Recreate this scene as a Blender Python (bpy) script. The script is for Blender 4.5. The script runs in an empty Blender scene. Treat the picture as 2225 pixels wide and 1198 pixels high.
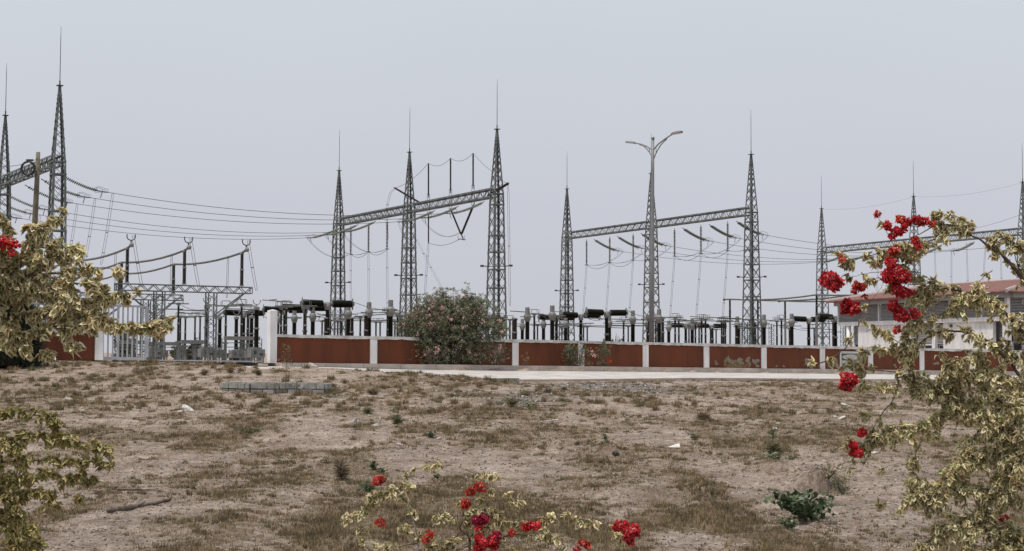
import bpy, math, random
import numpy as np
from mathutils import Vector, Matrix
random.seed(7); rng = np.random.default_rng(11)
scene = bpy.context.scene
C = scene.collection
# ---------------------------------------------------------------- camera
FPX, CX, CY = 3300.0, 1112.5, 599.0
PITCH, ROLL = math.atan(184/3300.0), 0.004
fwd = Vector((0, math.cos(PITCH), math.sin(PITCH))); u0 = Vector((0, -math.sin(PITCH), math.cos(PITCH))); r0 = Vector((1, 0, 0))
rgt = r0*math.cos(ROLL)+u0*math.sin(ROLL); upv = u0*math.cos(ROLL)-r0*math.sin(ROLL)
cam_data = bpy.data.cameras.new('camera'); cam = bpy.data.objects.new('camera', cam_data); C.objects.link(cam)
cam.matrix_world = Matrix(((rgt.x, upv.x, -fwd.x, 0), (rgt.y, upv.y, -fwd.y, 0), (rgt.z, upv.z, -fwd.z, 0), (0, 0, 0, 1)))
cam_data.sensor_width = 36; cam_data.lens = 36*FPX/2225; cam_data.clip_start = 0.1; cam_data.clip_end = 12000
scene.camera = cam
# ---------------------------------------------------------------- sky and sun
SUN_EL, SUN_AZ = math.radians(72), math.radians(236)      # azimuth clockwise from +Y
world = bpy.data.worlds.new('World'); scene.world = world; world.use_nodes = True
nt = world.node_tree; nt.nodes.clear()
out = nt.nodes.new('ShaderNodeOutputWorld')
sky = nt.nodes.new('ShaderNodeTexSky'); sky.sky_type = 'NISHITA'; sky.sun_disc = False
sky.sun_elevation = SUN_EL; sky.sun_rotation = SUN_AZ; sky.dust_density = 6; sky.air_density = 1.5
bg1 = nt.nodes.new('ShaderNodeBackground'); bg1.inputs[1].default_value = 0.1; nt.links.new(sky.outputs[0], bg1.inputs[0])
tc = nt.nodes.new('ShaderNodeTexCoord'); sep = nt.nodes.new('ShaderNodeSeparateXYZ'); nt.links.new(tc.outputs['Generated'], sep.inputs[0])
rmp = nt.nodes.new('ShaderNodeValToRGB'); nt.links.new(sep.outputs['Z'], rmp.inputs[0])
e = rmp.color_ramp.elements; e[0].position = 0.0; e[0].color = (.602, .612, .666, 1); e[1].position = .24; e[1].color = (.652, .694, .750, 1)
e2 = rmp.color_ramp.elements.new(.10); e2.color = (.608, .628, .703, 1)
bg2 = nt.nodes.new('ShaderNodeBackground'); bg2.inputs[1].default_value = 1.0; sn = nt.nodes.new('ShaderNodeTexNoise'); sn.inputs['Scale'].default_value = 2.2; sn.inputs['Detail'].default_value = 4; nt.links.new(tc.outputs['Generated'], sn.inputs['Vector'])
sm = nt.nodes.new('ShaderNodeMath'); sm.operation = 'MULTIPLY_ADD'; sm.inputs[1].default_value = .10; sm.inputs[2].default_value = .95; nt.links.new(sn.outputs['Fac'], sm.inputs[0])
nt.links.new(sm.outputs[0], bg2.inputs[1]); nt.links.new(rmp.outputs[0], bg2.inputs[0])
mx = nt.nodes.new('ShaderNodeMixShader'); mx.inputs[0].default_value = .93
nt.links.new(bg1.outputs[0], mx.inputs[1]); nt.links.new(bg2.outputs[0], mx.inputs[2]); nt.links.new(mx.outputs[0], out.inputs[0])
sd = bpy.data.lights.new('sun', 'SUN'); sd.energy = 3.1; sd.angle = math.radians(1.2); sd.color = (1, .94, .86)
so = bpy.data.objects.new('sun', sd); C.objects.link(so)
sdir = Vector((math.sin(SUN_AZ)*math.cos(SUN_EL), math.cos(SUN_AZ)*math.cos(SUN_EL), math.sin(SUN_EL)))
so.rotation_euler = sdir.to_track_quat('Z', 'Y').to_euler(); so.location = (0, 0, 60)
scene.view_settings.view_transform = 'Standard'; scene.view_settings.look = 'None'
scene.view_settings.gamma = 1; scene.view_settings.exposure = 0.0; scene.view_settings.use_curve_mapping = False
scene.render.engine = 'CYCLES'

# ---------------------------------------------------------------- helpers
def P(u, v, Y):
    d = rgt*((u-CX)/FPX)+upv*((CY-v)/FPX)+fwd
    return d*(Y/d.y)
def hor(u): return 783+.004*(u-CX)
def px(D): return D/FPX                       # metres per photo pixel at distance D
BX = Vector((.8638, .5038, 0)); GX = Vector((-.5038, .8638, 0)); NX = Vector((.5038, -.8638, 0)); W0 = Vector((-11.7, 73, 0))

def noise2(x, y, seed=0):
    x = np.asarray(x, float); y = np.asarray(y, float)
    xi = np.floor(x).astype(np.int64); yi = np.floor(y).astype(np.int64); fx = x-xi; fy = y-yi
    fx = fx*fx*(3-2*fx); fy = fy*fy*(3-2*fy)
    def h(a, b):
        n = (a*374761393+b*668265263+seed*974634777) & 0xffffffff
        n = ((n ^ (n >> 13))*1274126177) & 0xffffffff
        n = n ^ (n >> 16)
        return (n & 0xffff)/65535.0*2-1
    return (h(xi, yi)*(1-fx)+h(xi+1, yi)*fx)*(1-fy)+(h(xi, yi+1)*(1-fx)+h(xi+1, yi+1)*fx)*fy
def fbm(x, y, s=0, o=4):
    r = 0; a = 1
    for i in range(o):
        r = r+a*noise2(x*2**i, y*2**i, s+i*13); a *= .5
    return r
def sst(a, b, x):
    t = np.clip((x-a)/(b-a), 0, 1); return t*t*(3-2*t)
def tq(x, y):
    dx = x-W0.x; dy = y-W0.y
    return dx*BX.x+dy*BX.y, dx*NX.x+dy*NX.y
def zw(t): return -.155-.0085*np.clip(t, -25, 90)
def zroad(t, q):
    drop = .40-.14*sst(7, 20, t)
    return zw(t)-.17-.10*sst(0, 8, t)-drop*(q-1.5)/9
# scarps and hollows: (x, y, half width, height)
SC = []
def G(x, y, detail=True):
    x = np.asarray(x, float); y = np.asarray(y, float)
    t, q = tq(x, y)
    R = np.interp(y, [0, 18, 25, 35, 45, 55, 62, 67, 75, 85], [-2.45, -2.3, -2.1, -1.75, -1.45, -1.2, -.98, -.90, -.96, -1.05])
    L = np.interp(y, [0, 18, 25, 35, 45, 51, 57, 60, 63, 66, 70, 75], [-2.45, -2.3, -2.08, -1.72, -1.36, -1.14, -.80, -.52, -.29, -.22, -.12, -.11])
    w = np.interp(t, [-3, -1.3, 1.08, 2.8, 4.43, 4.8], [0, .10, .40, .47, .72, 1.0])
    w = w+(sst(-1, 6, t)-w)*sst(14, 24, q); R = R-.20*sst(10.62, 10.85, q)*np.exp(-(np.maximum(q-10.9, 0)/3.2)**2)*sst(4.5, 5.3, t)*(1-sst(8, 20, t)); f = L*(1-w)+R*w
    f = f-.32*np.exp(-((t-4.9)/.95)**2)*sst(10.5, 11.1, q)*np.exp(-(np.maximum(q-11.2, 0)/2.8)**2)
    if detail:
        k = sst(60, 8, np.abs(y-30)*0+np.maximum(q, 0)*0)*0+1
        amp = sst(11.2, 18, q)*(1-sst(200, 300, np.abs(x)))
        n = .07*noise2(x*.13, y*.13, 1)+.05*noise2(x*.4, y*.4, 2)+.04*noise2(x*1.1, y*1.1, 3)+.028*noise2(x*2.9, y*2.9, 4)+.016*noise2(x*6.5, y*6.5, 5)
        f = f+n*amp
        for (sx, sy, hw, H) in SC:
            d = np.exp(-((x-sx)/hw)**2)
            yy = y-sy-.25*noise2(x*2.2, x*0+sx, 8)
            f = f+d*H*sst(-.05, .07, yy)*np.exp(-np.maximum(yy, 0)/1.8)-d*H*.35*np.exp(-(yy/.9)**2)*(yy < 0)
    rb = zroad(t, q)-.07
    base = zw(t)-.03
    far = base+np.maximum(y-220, 0)*.0065*(1+.35*noise2(x*.012, y*.004, 9))
    far = np.minimum(far, 3.4)
    wr = sst(-5, -2, t)
    mid = np.where(q > 1.3, rb, base)
    left = np.where(q > 10.5, f, f*sst(0, 4, q)+base*(1-sst(0, 4, q)))
    right = np.where(q > 10.5, f, mid)
    z = left*(1-wr)+right*wr
    return np.where(q < 0, far, z)
def ground_pt(u, v):
    Y = np.concatenate([np.linspace(10, 75, 2600)])
    d = rgt*((u-CX)/FPX)+upv*((CY-v)/FPX)+fwd
    X = d.x/d.y*Y; Z = d.z/d.y*Y
    g = G(X, Y)
    i = np.argmax(Z < g)
    if i == 0: i = len(Y)-1
    return Vector((X[i], Y[i], float(g[i])))
for (u, Y, wpx, H) in ((1775, 25.5, 55, .30), (1690, 27.5, 34, .14), (1550, 23.2, 36, .18), (1330, 30.5, 20, .20), (1070, 54, 18, .10), (1190, 48, 30, .16), (1115, 55, 16, .06), (1430, 23.6, 150, .10), (1000, 34, 120, .06), (1280, 44, 90, .08), (1520, 48, 60, .09), (1950, 36, 100, .07), (700, 33, 140, .05), (350, 30, 120, .05)):
    SC.append(((u-CX)/FPX*Y, Y, wpx*px(Y), H))

class MB:
    def __init__(s): s.v = []; s.f = []; s.m = []
    def add(s, vs, fs, m=0):
        o = len(s.v); s.v.extend([tuple(p) for p in vs]); s.f.extend([tuple(i+o for i in f) for f in fs]); s.m.extend([m]*len(fs))
    def box(s, c, sz, ax=None, m=0):
        X, Y, Z = ax if ax else (Vector((1, 0, 0)), Vector((0, 1, 0)), Vector((0, 0, 1)))
        c = Vector(c); vs = []
        for k in (-.5, .5):
            for (i, j) in ((-.5, -.5), (.5, -.5), (.5, .5), (-.5, .5)):
                vs.append(c+X*(sz[0]*i)+Y*(sz[1]*j)+Z*(sz[2]*k))
        s.add(vs, [(3, 2, 1, 0), (4, 5, 6, 7), (0, 1, 5, 4), (1, 2, 6, 5), (2, 3, 7, 6), (3, 0, 4, 7)], m)
    def bar(s, a, b, w, h=None, m=0):
        a = Vector(a); b = Vector(b); d = (b-a)
        L = d.length
        if L < 1e-5: return
        d = d/L; up = Vector((0, 0, 1)) if abs(d.z) < .95 else Vector((1, 0, 0))
        x = d.cross(up).normalized(); y = x.cross(d)
        s.box((a+b)/2, (w, h or w, L), (x, y, d), m)
    def angle(s, a, b, w, x, y, m=0, th=.012):      # steel angle section: two thin flats, facing -x and -y
        a = Vector(a); b = Vector(b); d = (b-a); L = d.length; d = d/L
        c = (a+b)/2
        s.box(c-x*(w/2), (w, th, L), (x, (d.cross(x)).normalized(), d), m)
        s.box(c-y*(w/2), (w, th, L), (y, (d.cross(y)).normalized(), d), m)
    def tube(s, pts, r, n=6, m=0, cap=True):
        pts = [Vector(p) for p in pts]; N = len(pts)
        rr = r if isinstance(r, (list, tuple)) else [r]*N
        vs = []; ref = None
        for i, p in enumerate(pts):
            d = (pts[min(i+1, N-1)]-pts[max(i-1, 0)])
            d = d.normalized() if d.length > 1e-9 else Vector((0, 0, 1))
            if ref is None: ref = Vector((0, 0, 1)) if abs(d.z) < .9 else Vector((1, 0, 0))
            x = d.cross(ref).normalized(); y = x.cross(d); ref = y
            for k in range(n):
                a = 2*math.pi*k/n; vs.append(p+x*(math.cos(a)*rr[i])+y*(math.sin(a)*rr[i]))
        fs = []
        for i in range(N-1):
            for k in range(n):
                k2 = (k+1) % n; fs.append((i*n+k, i*n+k2, (i+1)*n+k2, (i+1)*n+k))
        if cap: fs.append(tuple(range(n))[::-1]); fs.append(tuple((N-1)*n+k for k in range(n)))
        s.add(vs, fs, m)
    def lathe(s, prof, o=(0, 0, 0), ax=(0, 0, 1), n=10, m=0):     # prof: (r, h) along ax
        pr = [(max(r, .0005), h) for r, h in prof]
        ax = Vector(ax).normalized(); up = Vector((0, 0, 1)) if abs(ax.z) < .9 else Vector((1, 0, 0))
        x = ax.cross(up).normalized(); y = ax.cross(x); o = Vector(o); vs = []
        for (r, h) in pr:
            for k in range(n):
                a = 2*math.pi*k/n; vs.append(o+ax*h+x*(math.cos(a)*r)+y*(math.sin(a)*r))
        fs = []
        for i in range(len(pr)-1):
            for k in range(n):
                k2 = (k+1) % n; fs.append((i*n+k, (i+1)*n+k, (i+1)*n+k2, i*n+k2))
        fs.append(tuple(range(n))); fs.append(tuple((len(pr)-1)*n+k for k in range(n))[::-1])
        s.add(vs, fs, m)
    def mesh(s, name, mats, smooth=False):
        me = bpy.data.meshes.new(name); me.from_pydata(s.v, [], s.f)
        for mm in (mats if isinstance(mats, (list, tuple)) else [mats]): me.materials.append(mm)
        if any(s.m): me.polygons.foreach_set('material_index', s.m)
        if smooth: me.polygons.foreach_set('use_smooth', [True]*len(s.f))
        me.update(); return me
    def split(s, name, mats, parent, smooth=False):
        # one object per connected piece
        n = len(s.v); par = list(range(n))
        def fd(a):
            while par[a] != a: par[a] = par[par[a]]; a = par[a]
            return a
        for f in s.f:
            for k in f[1:]: par[fd(k)] = fd(f[0])
        g = {}
        for i, f in enumerate(s.f): g.setdefault(fd(f[0]), []).append(i)
        r = []
        for fi in g.values():
            mb = MB(); mp = {}
            for i in fi:
                for k in s.f[i]:
                    if k not in mp: mp[k] = len(mb.v); mb.v.append(s.v[k])
                mb.f.append(tuple(mp[k] for k in s.f[i])); mb.m.append(s.m[i])
            r.append(mb.obj(name, mats, parent, smooth))
        return r
    def stuff(s, name, mats, parent=None, smooth=False):
        o = s.obj(name, mats, parent, smooth); o['kind'] = 'stuff'; return o
    def obj(s, name, mats, parent=None, smooth=False, loc=None):
        return link(name, s.mesh(name, mats, smooth), parent, loc)
def link(name, data, parent=None, loc=None, mat=None):
    o = bpy.data.objects.new(name, data); C.objects.link(o)
    if parent: o.parent = parent
    if mat is not None: o.matrix_basis = mat
    if loc is not None: o.location = loc
    return o
def tag(o, label, cat, group=None, kind=None):
    if label: o['label'] = label
    if cat: o['category'] = cat
    if group: o['group'] = group
    if kind: o['kind'] = kind
    return o
def thing(name, label, cat, loc=(0, 0, 0), rz=0, group=None):
    o = bpy.data.objects.new(name, None); C.objects.link(o); o.location = loc; o.rotation_euler = (0, 0, rz)
    o.empty_display_size = .3
    return tag(o, label, cat, group)
def dup(root, label, loc, rz=0, sc=None):
    r = root.copy(); C.objects.link(r); r.location = loc; r.rotation_euler = (0, 0, rz); r['label'] = label
    if sc: r.scale = sc
    for ch in list(root.children):
        c = ch.copy(); C.objects.link(c); c.parent = r
        for g in list(ch.children):
            d = g.copy(); C.objects.link(d); d.parent = c
    return r
def npmesh(name, V, F, mats, midx=None, attr=None):
    """V (n,3), F (m,k) numpy faces of equal size k"""
    me = bpy.data.meshes.new(name); n, k = F.shape
    me.vertices.add(len(V)); me.vertices.foreach_set('co', V.astype(np.float32).ravel())
    me.loops.add(n*k); me.loops.foreach_set('vertex_index', F.astype(np.int32).ravel())
    me.polygons.add(n); me.polygons.foreach_set('loop_start', np.arange(0, n*k, k, dtype=np.int32))
    me.polygons.foreach_set('loop_total', np.full(n, k, dtype=np.int32))
    for mm in (mats if isinstance(mats, (list, tuple)) else [mats]): me.materials.append(mm)
    if midx is not None: me.polygons.foreach_set('material_index', midx.astype(np.int32))
    if attr is not None:
        for an, av in attr.items():
            a = me.attributes.new(an, 'FLOAT', 'POINT'); a.data.foreach_set('value', av.astype(np.float32))
    me.update(calc_edges=True); me.validate(); return me

# ---------------------------------------------------------------- materials
def mat(name, col, rough=.7, var=.15, scale=3.0, metal=0.0, bump=0.0, bscale=20, trans=0.0, spec=.5, col2=None, thr=None, detail=6, isl=None, stretch=None):
    m = bpy.data.materials.new(name); m.use_nodes = True; n = m.node_tree; b = n.nodes['Principled BSDF']
    b.inputs['Roughness'].default_value = rough; b.inputs['Metallic'].default_value = metal
    b.inputs['Specular IOR Level'].default_value = spec
    tcn = n.nodes.new('ShaderNodeTexCoord'); geo = n.nodes.new('ShaderNodeNewGeometry')
    nz = n.nodes.new('ShaderNodeTexNoise'); nz.inputs['Scale'].default_value = scale; nz.inputs['Detail'].default_value = detail
    if stretch:
        mp = n.nodes.new('ShaderNodeMapping'); mp.inputs['Scale'].default_value = stretch; n.links.new(geo.outputs['Position'], mp.inputs['Vector']); n.links.new(mp.outputs[0], nz.inputs['Vector'])
    else: n.links.new(geo.outputs['Position'], nz.inputs['Vector'])
    r = n.nodes.new('ShaderNodeValToRGB'); n.links.new(nz.outputs['Fac'], r.inputs[0])
    c2 = col2 if col2 else tuple(c*(1-var*1.6) for c in col); c1 = tuple(min(c*(1+var), 1) for c in col)
    lo, hi = thr if thr else (.32, .68)
    r.color_ramp.elements[0].position = lo; r.color_ramp.elements[1].position = hi
    r.color_ramp.elements[0].color = (*c2, 1); r.color_ramp.elements[1].color = (*c1, 1)
    if isl:
        r2 = n.nodes.new('ShaderNodeValToRGB'); r2.color_ramp.interpolation = 'LINEAR'; n.links.new(geo.outputs['Random Per Island'], r2.inputs[0])
        el = r2.color_ramp.elements
        while len(el) < len(isl): el.new(.5)
        for i_, c_ in enumerate(isl): el[i_].position = i_/(len(isl)-1); el[i_].color = (*c_, 1)
        mm_ = n.nodes.new('ShaderNodeMix'); mm_.data_type = 'RGBA'; mm_.blend_type = 'MULTIPLY'; mm_.inputs[0].default_value = 1
        n.links.new(r.outputs[0], mm_.inputs[6]); n.links.new(r2.outputs[0], mm_.inputs[7]); r = mm_
        r_out = mm_.outputs[2]
    else: r_out = r.outputs[0]
    n.links.new(r_out, b.inputs['Base Color'])
    if bump > 0:
        nb = n.nodes.new('ShaderNodeTexNoise'); nb.inputs['Scale'].default_value = bscale; nb.inputs['Detail'].default_value = 8
        n.links.new(geo.outputs['Position'], nb.inputs['Vector'])
        bp = n.nodes.new('ShaderNodeBump'); bp.inputs['Strength'].default_value = 1; bp.inputs['Distance'].default_value = bump
        n.links.new(nb.outputs['Fac'], bp.inputs['Height']); n.links.new(bp.outputs[0], b.inputs['Normal'])
    if trans > 0:
        tr = n.nodes.new('ShaderNodeBsdfTranslucent'); n.links.new(r_out, tr.inputs[0])
        ms = n.nodes.new('ShaderNodeMixShader'); ms.inputs[0].default_value = trans
        o = n.nodes['Material Output']; n.links.new(b.outputs[0], ms.inputs[1]); n.links.new(tr.outputs[0], ms.inputs[2]); n.links.new(ms.outputs[0], o.inputs[0])
    return m
M = {}
M['steel'] = mat('galvanised_steel', (.165, .18, .172), .55, .25, 1.3, .25)
M['steeld'] = mat('weathered_steel', (.095, .105, .098), .6, .25, 2, .2)
M['alu'] = mat('aluminium_tube', (.17, .175, .165), .5, .15, 4, .35)
M['wire'] = mat('conductor_wire', (.09, .095, .10), .6, .1, 4, .3)
M['porc'] = mat('brown_porcelain', (.012, .0125, .008), .5, .25, 3, spec=.25)
M['comp'] = mat('brown_composite', (.03, .021, .015), .6, .2, 3, spec=.25)
M['glass'] = mat('green_glass_disc', (.085, .105, .075), .35, .3, 6)
M['glassl'] = mat('pale_glass_disc', (.28, .31, .26), .3, .2, 6)
M['tank'] = mat('grey_tank_paint', (.21, .21, .205), .5, .12, 4)
M['darkfit'] = mat('dark_fitting', (.05, .055, .06), .5, .2, 4)
M['red'] = mat('red_wall_paint', (.140, .037, .0125), .85, .10, 1.6, col2=(.095, .0255, .0095), stretch=(1, 1, .22), bump=.004, bscale=30)
M['white'] = mat('white_masonry_paint', (.80, .79, .80), .8, .05, 2.5, col2=(.62, .60, .59), stretch=(1, 1, .3), bump=.003, bscale=25)
M['cope'] = mat('weathered_white_coping', (.60, .59, .58), .85, .12, 2.5, col2=(.40, .38, .36), bump=.008, bscale=12)
M['plaster'] = mat('bare_plaster', (.24, .21, .16), .9, .2, 5, col2=(.15, .13, .09), bump=.006, bscale=25)
M['conc'] = mat('pale_concrete', (.45, .425, .405), .9, .12, 1.1, col2=(.36, .335, .31), bump=.01, bscale=8)
M['plinth'] = mat('tan_concrete', (.46, .395, .345), .9, .15, 1.5, col2=(.34, .295, .26), bump=.01, bscale=10)
M['block'] = mat('concrete_block', (.30, .295, .28), .95, .2, 5, col2=(.20, .195, .175), bump=.006, bscale=40)
M['blockl'] = mat('pale_concrete_block', (.40, .39, .37), .95, .2, 5, col2=(.27, .265, .25), bump=.006, bscale=40)
M['blockd'] = mat('shaded_concrete_block', (.20, .19, .15), .95, .2, 4, col2=(.11, .11, .075), bump=.006, bscale=40)  # darker concrete with shade painted in: lower planter course, left headwall
M['mortar'] = mat('mortar', (.16, .155, .14), .95, .2, 8)
M['chalk'] = mat('dirty_white_rubble', (.60, .585, .55), .9, .15, 12, col2=(.42, .40, .37), bump=.01, bscale=20)
M['rock'] = mat('pale_stone', (.42, .385, .36), .9, .15, 8, bump=.01, bscale=20)
M['rockd'] = mat('brown_stone', (.20, .16, .13), .9, .2, 8, bump=.01, bscale=20)
M['black'] = mat('black_stone', (.02, .02, .02), .8, .2, 8)
M['wood'] = mat('weathered_pole_wood', (.15, .13, .085), .85, .25, 6, col2=(.095, .08, .052))
M['stick'] = mat('dead_wood', (.14, .105, .08), .9, .3, 12)
M['bark'] = mat('bougainvillea_bark', (.10, .07, .05), .9, .3, 25)
M['barkl'] = mat('pale_dead_bark', (.38, .34, .31), .9, .2, 25)
M['cream'] = mat('cream_leaf_margin', (.74, .66, .46), .6, .22, 3.5, trans=.25, col2=(.52, .44, .27), thr=(.3, .6), isl=((.55, .50, .42), (1, 1, 1), (.85, .88, .70), (1.15, 1.12, 1.1), (.72, .60, .45), (1.05, 1.05, .85), (.62, .70, .45)))
M['olive'] = mat('olive_leaf_centre', (.25, .24, .12), .55, .3, 3.5, trans=.2, col2=(.13, .14, .06), isl=((.55, .50, .42), (1, 1, 1), (.85, .88, .70), (1.15, 1.12, 1.1), (.72, .60, .45), (1.05, 1.05, .85), (.62, .70, .45)))
M['cream2'] = mat('yellow_cream_leaf', (.58, .50, .25), .6, .22, 3.5, trans=.25, col2=(.32, .26, .11), isl=((.55, .50, .42), (1, 1, 1), (.85, .88, .70), (1.15, 1.12, 1.1), (.72, .60, .45), (1.05, 1.05, .85), (.62, .70, .45)))
M['leafg'] = mat('dark_green_leaf', (.05, .085, .03), .5, .3, 5, trans=.15, isl=((.6, .6, .55), (1, 1, 1), (1.3, 1.2, 1.1), (.8, .85, .7)))
M['bract'] = mat('red_bract', (.66, .030, .042), .6, .2, 9, trans=.35, col2=(.42, .010, .016), isl=((.5, .5, .5), (1, 1, 1), (.75, .8, .8), (1.25, 1.6, 1.4), (.6, .6, .6), (1.1, 1.2, 1.1)))
M['bractm'] = mat('magenta_bract', (.52, .016, .07), .6, .2, 9, trans=.35, isl=((.5, .5, .5), (1, 1, 1), (.75, .8, .8), (1.25, 1.6, 1.4), (.6, .6, .6), (1.1, 1.2, 1.1)))
M['bracto'] = mat('orange_red_bract', (.60, .055, .032), .6, .2, 9, trans=.35, isl=((.5, .5, .5), (1, 1, 1), (.75, .8, .8), (1.25, 1.6, 1.4), (.6, .6, .6), (1.1, 1.2, 1.1)))
M['flw'] = mat('cream_flower', (.8, .72, .6), .6, .1)
M['ole'] = mat('oleander_leaf', (.155, .175, .10), .5, .3, 2.5, trans=.15, col2=(.04, .055, .025), isl=((.6, .6, .55), (1, 1, 1), (1.3, 1.2, 1.1), (.8, .85, .7)))
M['oled'] = mat('oleander_dark_leaf', (.065, .08, .04), .5, .3, 2.5, trans=.1)  # darker leaf tone, scattered at random
M['olel'] = mat('oleander_pale_leaf', (.33, .34, .23), .5, .25, 2.5, trans=.2, isl=((.6, .6, .55), (1, 1, 1), (1.3, 1.2, 1.1), (.8, .85, .7)))
M['pink'] = mat('pink_petal', (.78, .47, .46), .6, .15, 4, trans=.2)
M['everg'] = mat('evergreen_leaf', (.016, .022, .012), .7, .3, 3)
M['weed'] = mat('weed_green', (.085, .11, .055), .6, .3, 8, trans=.15, isl=((.6, .6, .55), (1, 1, 1), (1.3, 1.2, 1.1), (.8, .85, .7)))
M['weedy'] = mat('yellow_weed', (.26, .20, .06), .7, .3, 8, trans=.2)
M['grassA'] = mat('dry_grass_straw', (.34, .255, .16), .9, .2, 2, trans=.15, isl=((.6, .6, .55), (1, 1, 1), (1.3, 1.2, 1.1), (.8, .85, .7)))
M['grassB'] = mat('dry_grass_brown', (.205, .15, .092), .9, .25, 2, trans=.1, isl=((.6, .6, .55), (1, 1, 1), (1.3, 1.2, 1.1), (.8, .85, .7)))
M['grassC'] = mat('dry_grass_olive', (.17, .145, .07), .9, .25, 2, trans=.1)
M['grassG'] = mat('green_grass', (.09, .115, .045), .9, .25, 2, trans=.1)
M['roof'] = mat('red_roof_tile', (.25, .125, .11), .8, .15, 2, col2=(.19, .09, .08))
M['roofr'] = mat('pale_ridge_mortar', (.40, .33, .32), .85, .1)
M['louv'] = mat('louvre_slat_grey', (.36, .355, .36), .6, .08)
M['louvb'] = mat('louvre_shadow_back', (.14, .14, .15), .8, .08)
M['glassw'] = mat('window_glass', (.03, .035, .045), .12, .05, spec=.8)
M['frame'] = mat('white_frame', (.55, .55, .56), .5, .05)
M['fascia'] = mat('grey_fascia', (.30, .295, .29), .7, .1)
M['lampg'] = mat('grey_lamp_paint', (.21, .205, .21), .5, .1, 2)
M['led'] = mat('lamp_diffuser', (.5, .5, .48), .3, .02)
M['gatep'] = mat('gate_grey_paint', (.40, .41, .44), .5, .1, 3)
M['teal'] = mat('dark_teal_print', (.045, .07, .075), .6, .08)
M['plaq'] = mat('plaque_white', (.48, .48, .47), .6, .08, 6, col2=(.36, .355, .34))
M['rubber'] = mat('black_cable', (.012, .012, .014), .5, .1)
M['scrub'] = mat('far_scrub', (.10, .10, .06), .9, .3, .5)

# ground material
def ground_mat():
    m = bpy.data.materials.new('dry_pinkish_soil'); m.use_nodes = True; n = m.node_tree; b = n.nodes['Principled BSDF']; L = n.links
    b.inputs['Roughness'].default_value = .95; b.inputs['Specular IOR Level'].default_value = .2
    geo = n.nodes.new('ShaderNodeNewGeometry')
    def nz(sc, det=8, ro=.6):
        x = n.nodes.new('ShaderNodeTexNoise'); x.inputs['Scale'].default_value = sc; x.inputs['Detail'].default_value = det; x.inputs['Roughness'].default_value = ro
        L.new(geo.outputs['Position'], x.inputs['Vector']); return x.outputs['Fac']
    def ramp(f, a, b_, c0, c1):
        x = n.nodes.new('ShaderNodeValToRGB'); L.new(f, x.inputs[0]); x.color_ramp.elements[0].position = a; x.color_ramp.elements[1].position = b_
        x.color_ramp.elements[0].color = (*c0, 1); x.color_ramp.elements[1].color = (*c1, 1); return x.outputs[0]
    def mix(f, a, b_, t='MIX', fv=None):
        x = n.nodes.new('ShaderNodeMix'); x.data_type = 'RGBA'; x.blend_type = t
        if f is not None: L.new(f, x.inputs[0])
        else: x.inputs[0].default_value = fv
        L.new(a, x.inputs[6]); L.new(b_, x.inputs[7]); return x.outputs[2]
    soil = ramp(nz(1.3, 10, .68), .36, .64, (.255, .198, .160), (.52, .432, .372))
    fine = ramp(nz(11, 10, .82), .40, .60, (.50, .47, .44), (1.15, 1.13, 1.11))
    s1 = mix(None, soil, fine, 'MULTIPLY', 1.0)
    lit = ramp(nz(7, 10, .8), .36, .64, (.095, .068, .045), (.33, .25, .175))
    at = n.nodes.new('ShaderNodeAttribute'); at.attribute_name = 'litter'
    ad = n.nodes.new('ShaderNodeMath'); ad.operation = 'ADD'; L.new(at.outputs['Fac'], ad.inputs[0])
    sb = n.nodes.new('ShaderNodeMath'); sb.operation = 'MULTIPLY_ADD'; sb.inputs[1].default_value = 2.2; sb.inputs[2].default_value = -1.12
    L.new(nz(5, 8, .8), sb.inputs[0]); L.new(sb.outputs[0], ad.inputs[1])
    cl = ramp(ad.outputs[0], .34, .70, (0, 0, 0), (1, 1, 1))
    s2 = mix(cl, s1, lit)
    gr = n.nodes.new('ShaderNodeAttribute'); gr.attribute_name = 'gravel'
    vo = n.nodes.new('ShaderNodeTexVoronoi'); vo.inputs['Scale'].default_value = 14; L.new(geo.outputs['Position'], vo.inputs['Vector'])
    gc = ramp(vo.outputs['Distance'], .1, .6, (.30, .29, .27), (.12, .115, .105))
    s3 = mix(gr.outputs['Fac'], s2, gc)
    # pebbles
    vp = n.nodes.new('ShaderNodeTexVoronoi'); vp.inputs['Scale'].default_value = 7; L.new(geo.outputs['Position'], vp.inputs['Vector'])
    L.new(s3, b.inputs['Base Color'])
    bp = n.nodes.new('ShaderNodeBump'); bp.inputs['Distance'].default_value = .09; bp.inputs['Strength'].default_value = 1.0
    am = n.nodes.new('ShaderNodeMath'); am.operation = 'ADD'; L.new(nz(7, 10, .7), am.inputs[0]); 
    mm = n.nodes.new('ShaderNodeMath'); mm.operation = 'MULTIPLY'; mm.inputs[1].default_value = .5; L.new(nz(30, 6, .7), mm.inputs[0]); L.new(mm.outputs[0], am.inputs[1])
    L.new(am.outputs[0], bp.inputs['Height']); L.new(bp.outputs[0], b.inputs['Normal'])
    return m
M['ground'] = ground_mat()

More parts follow.
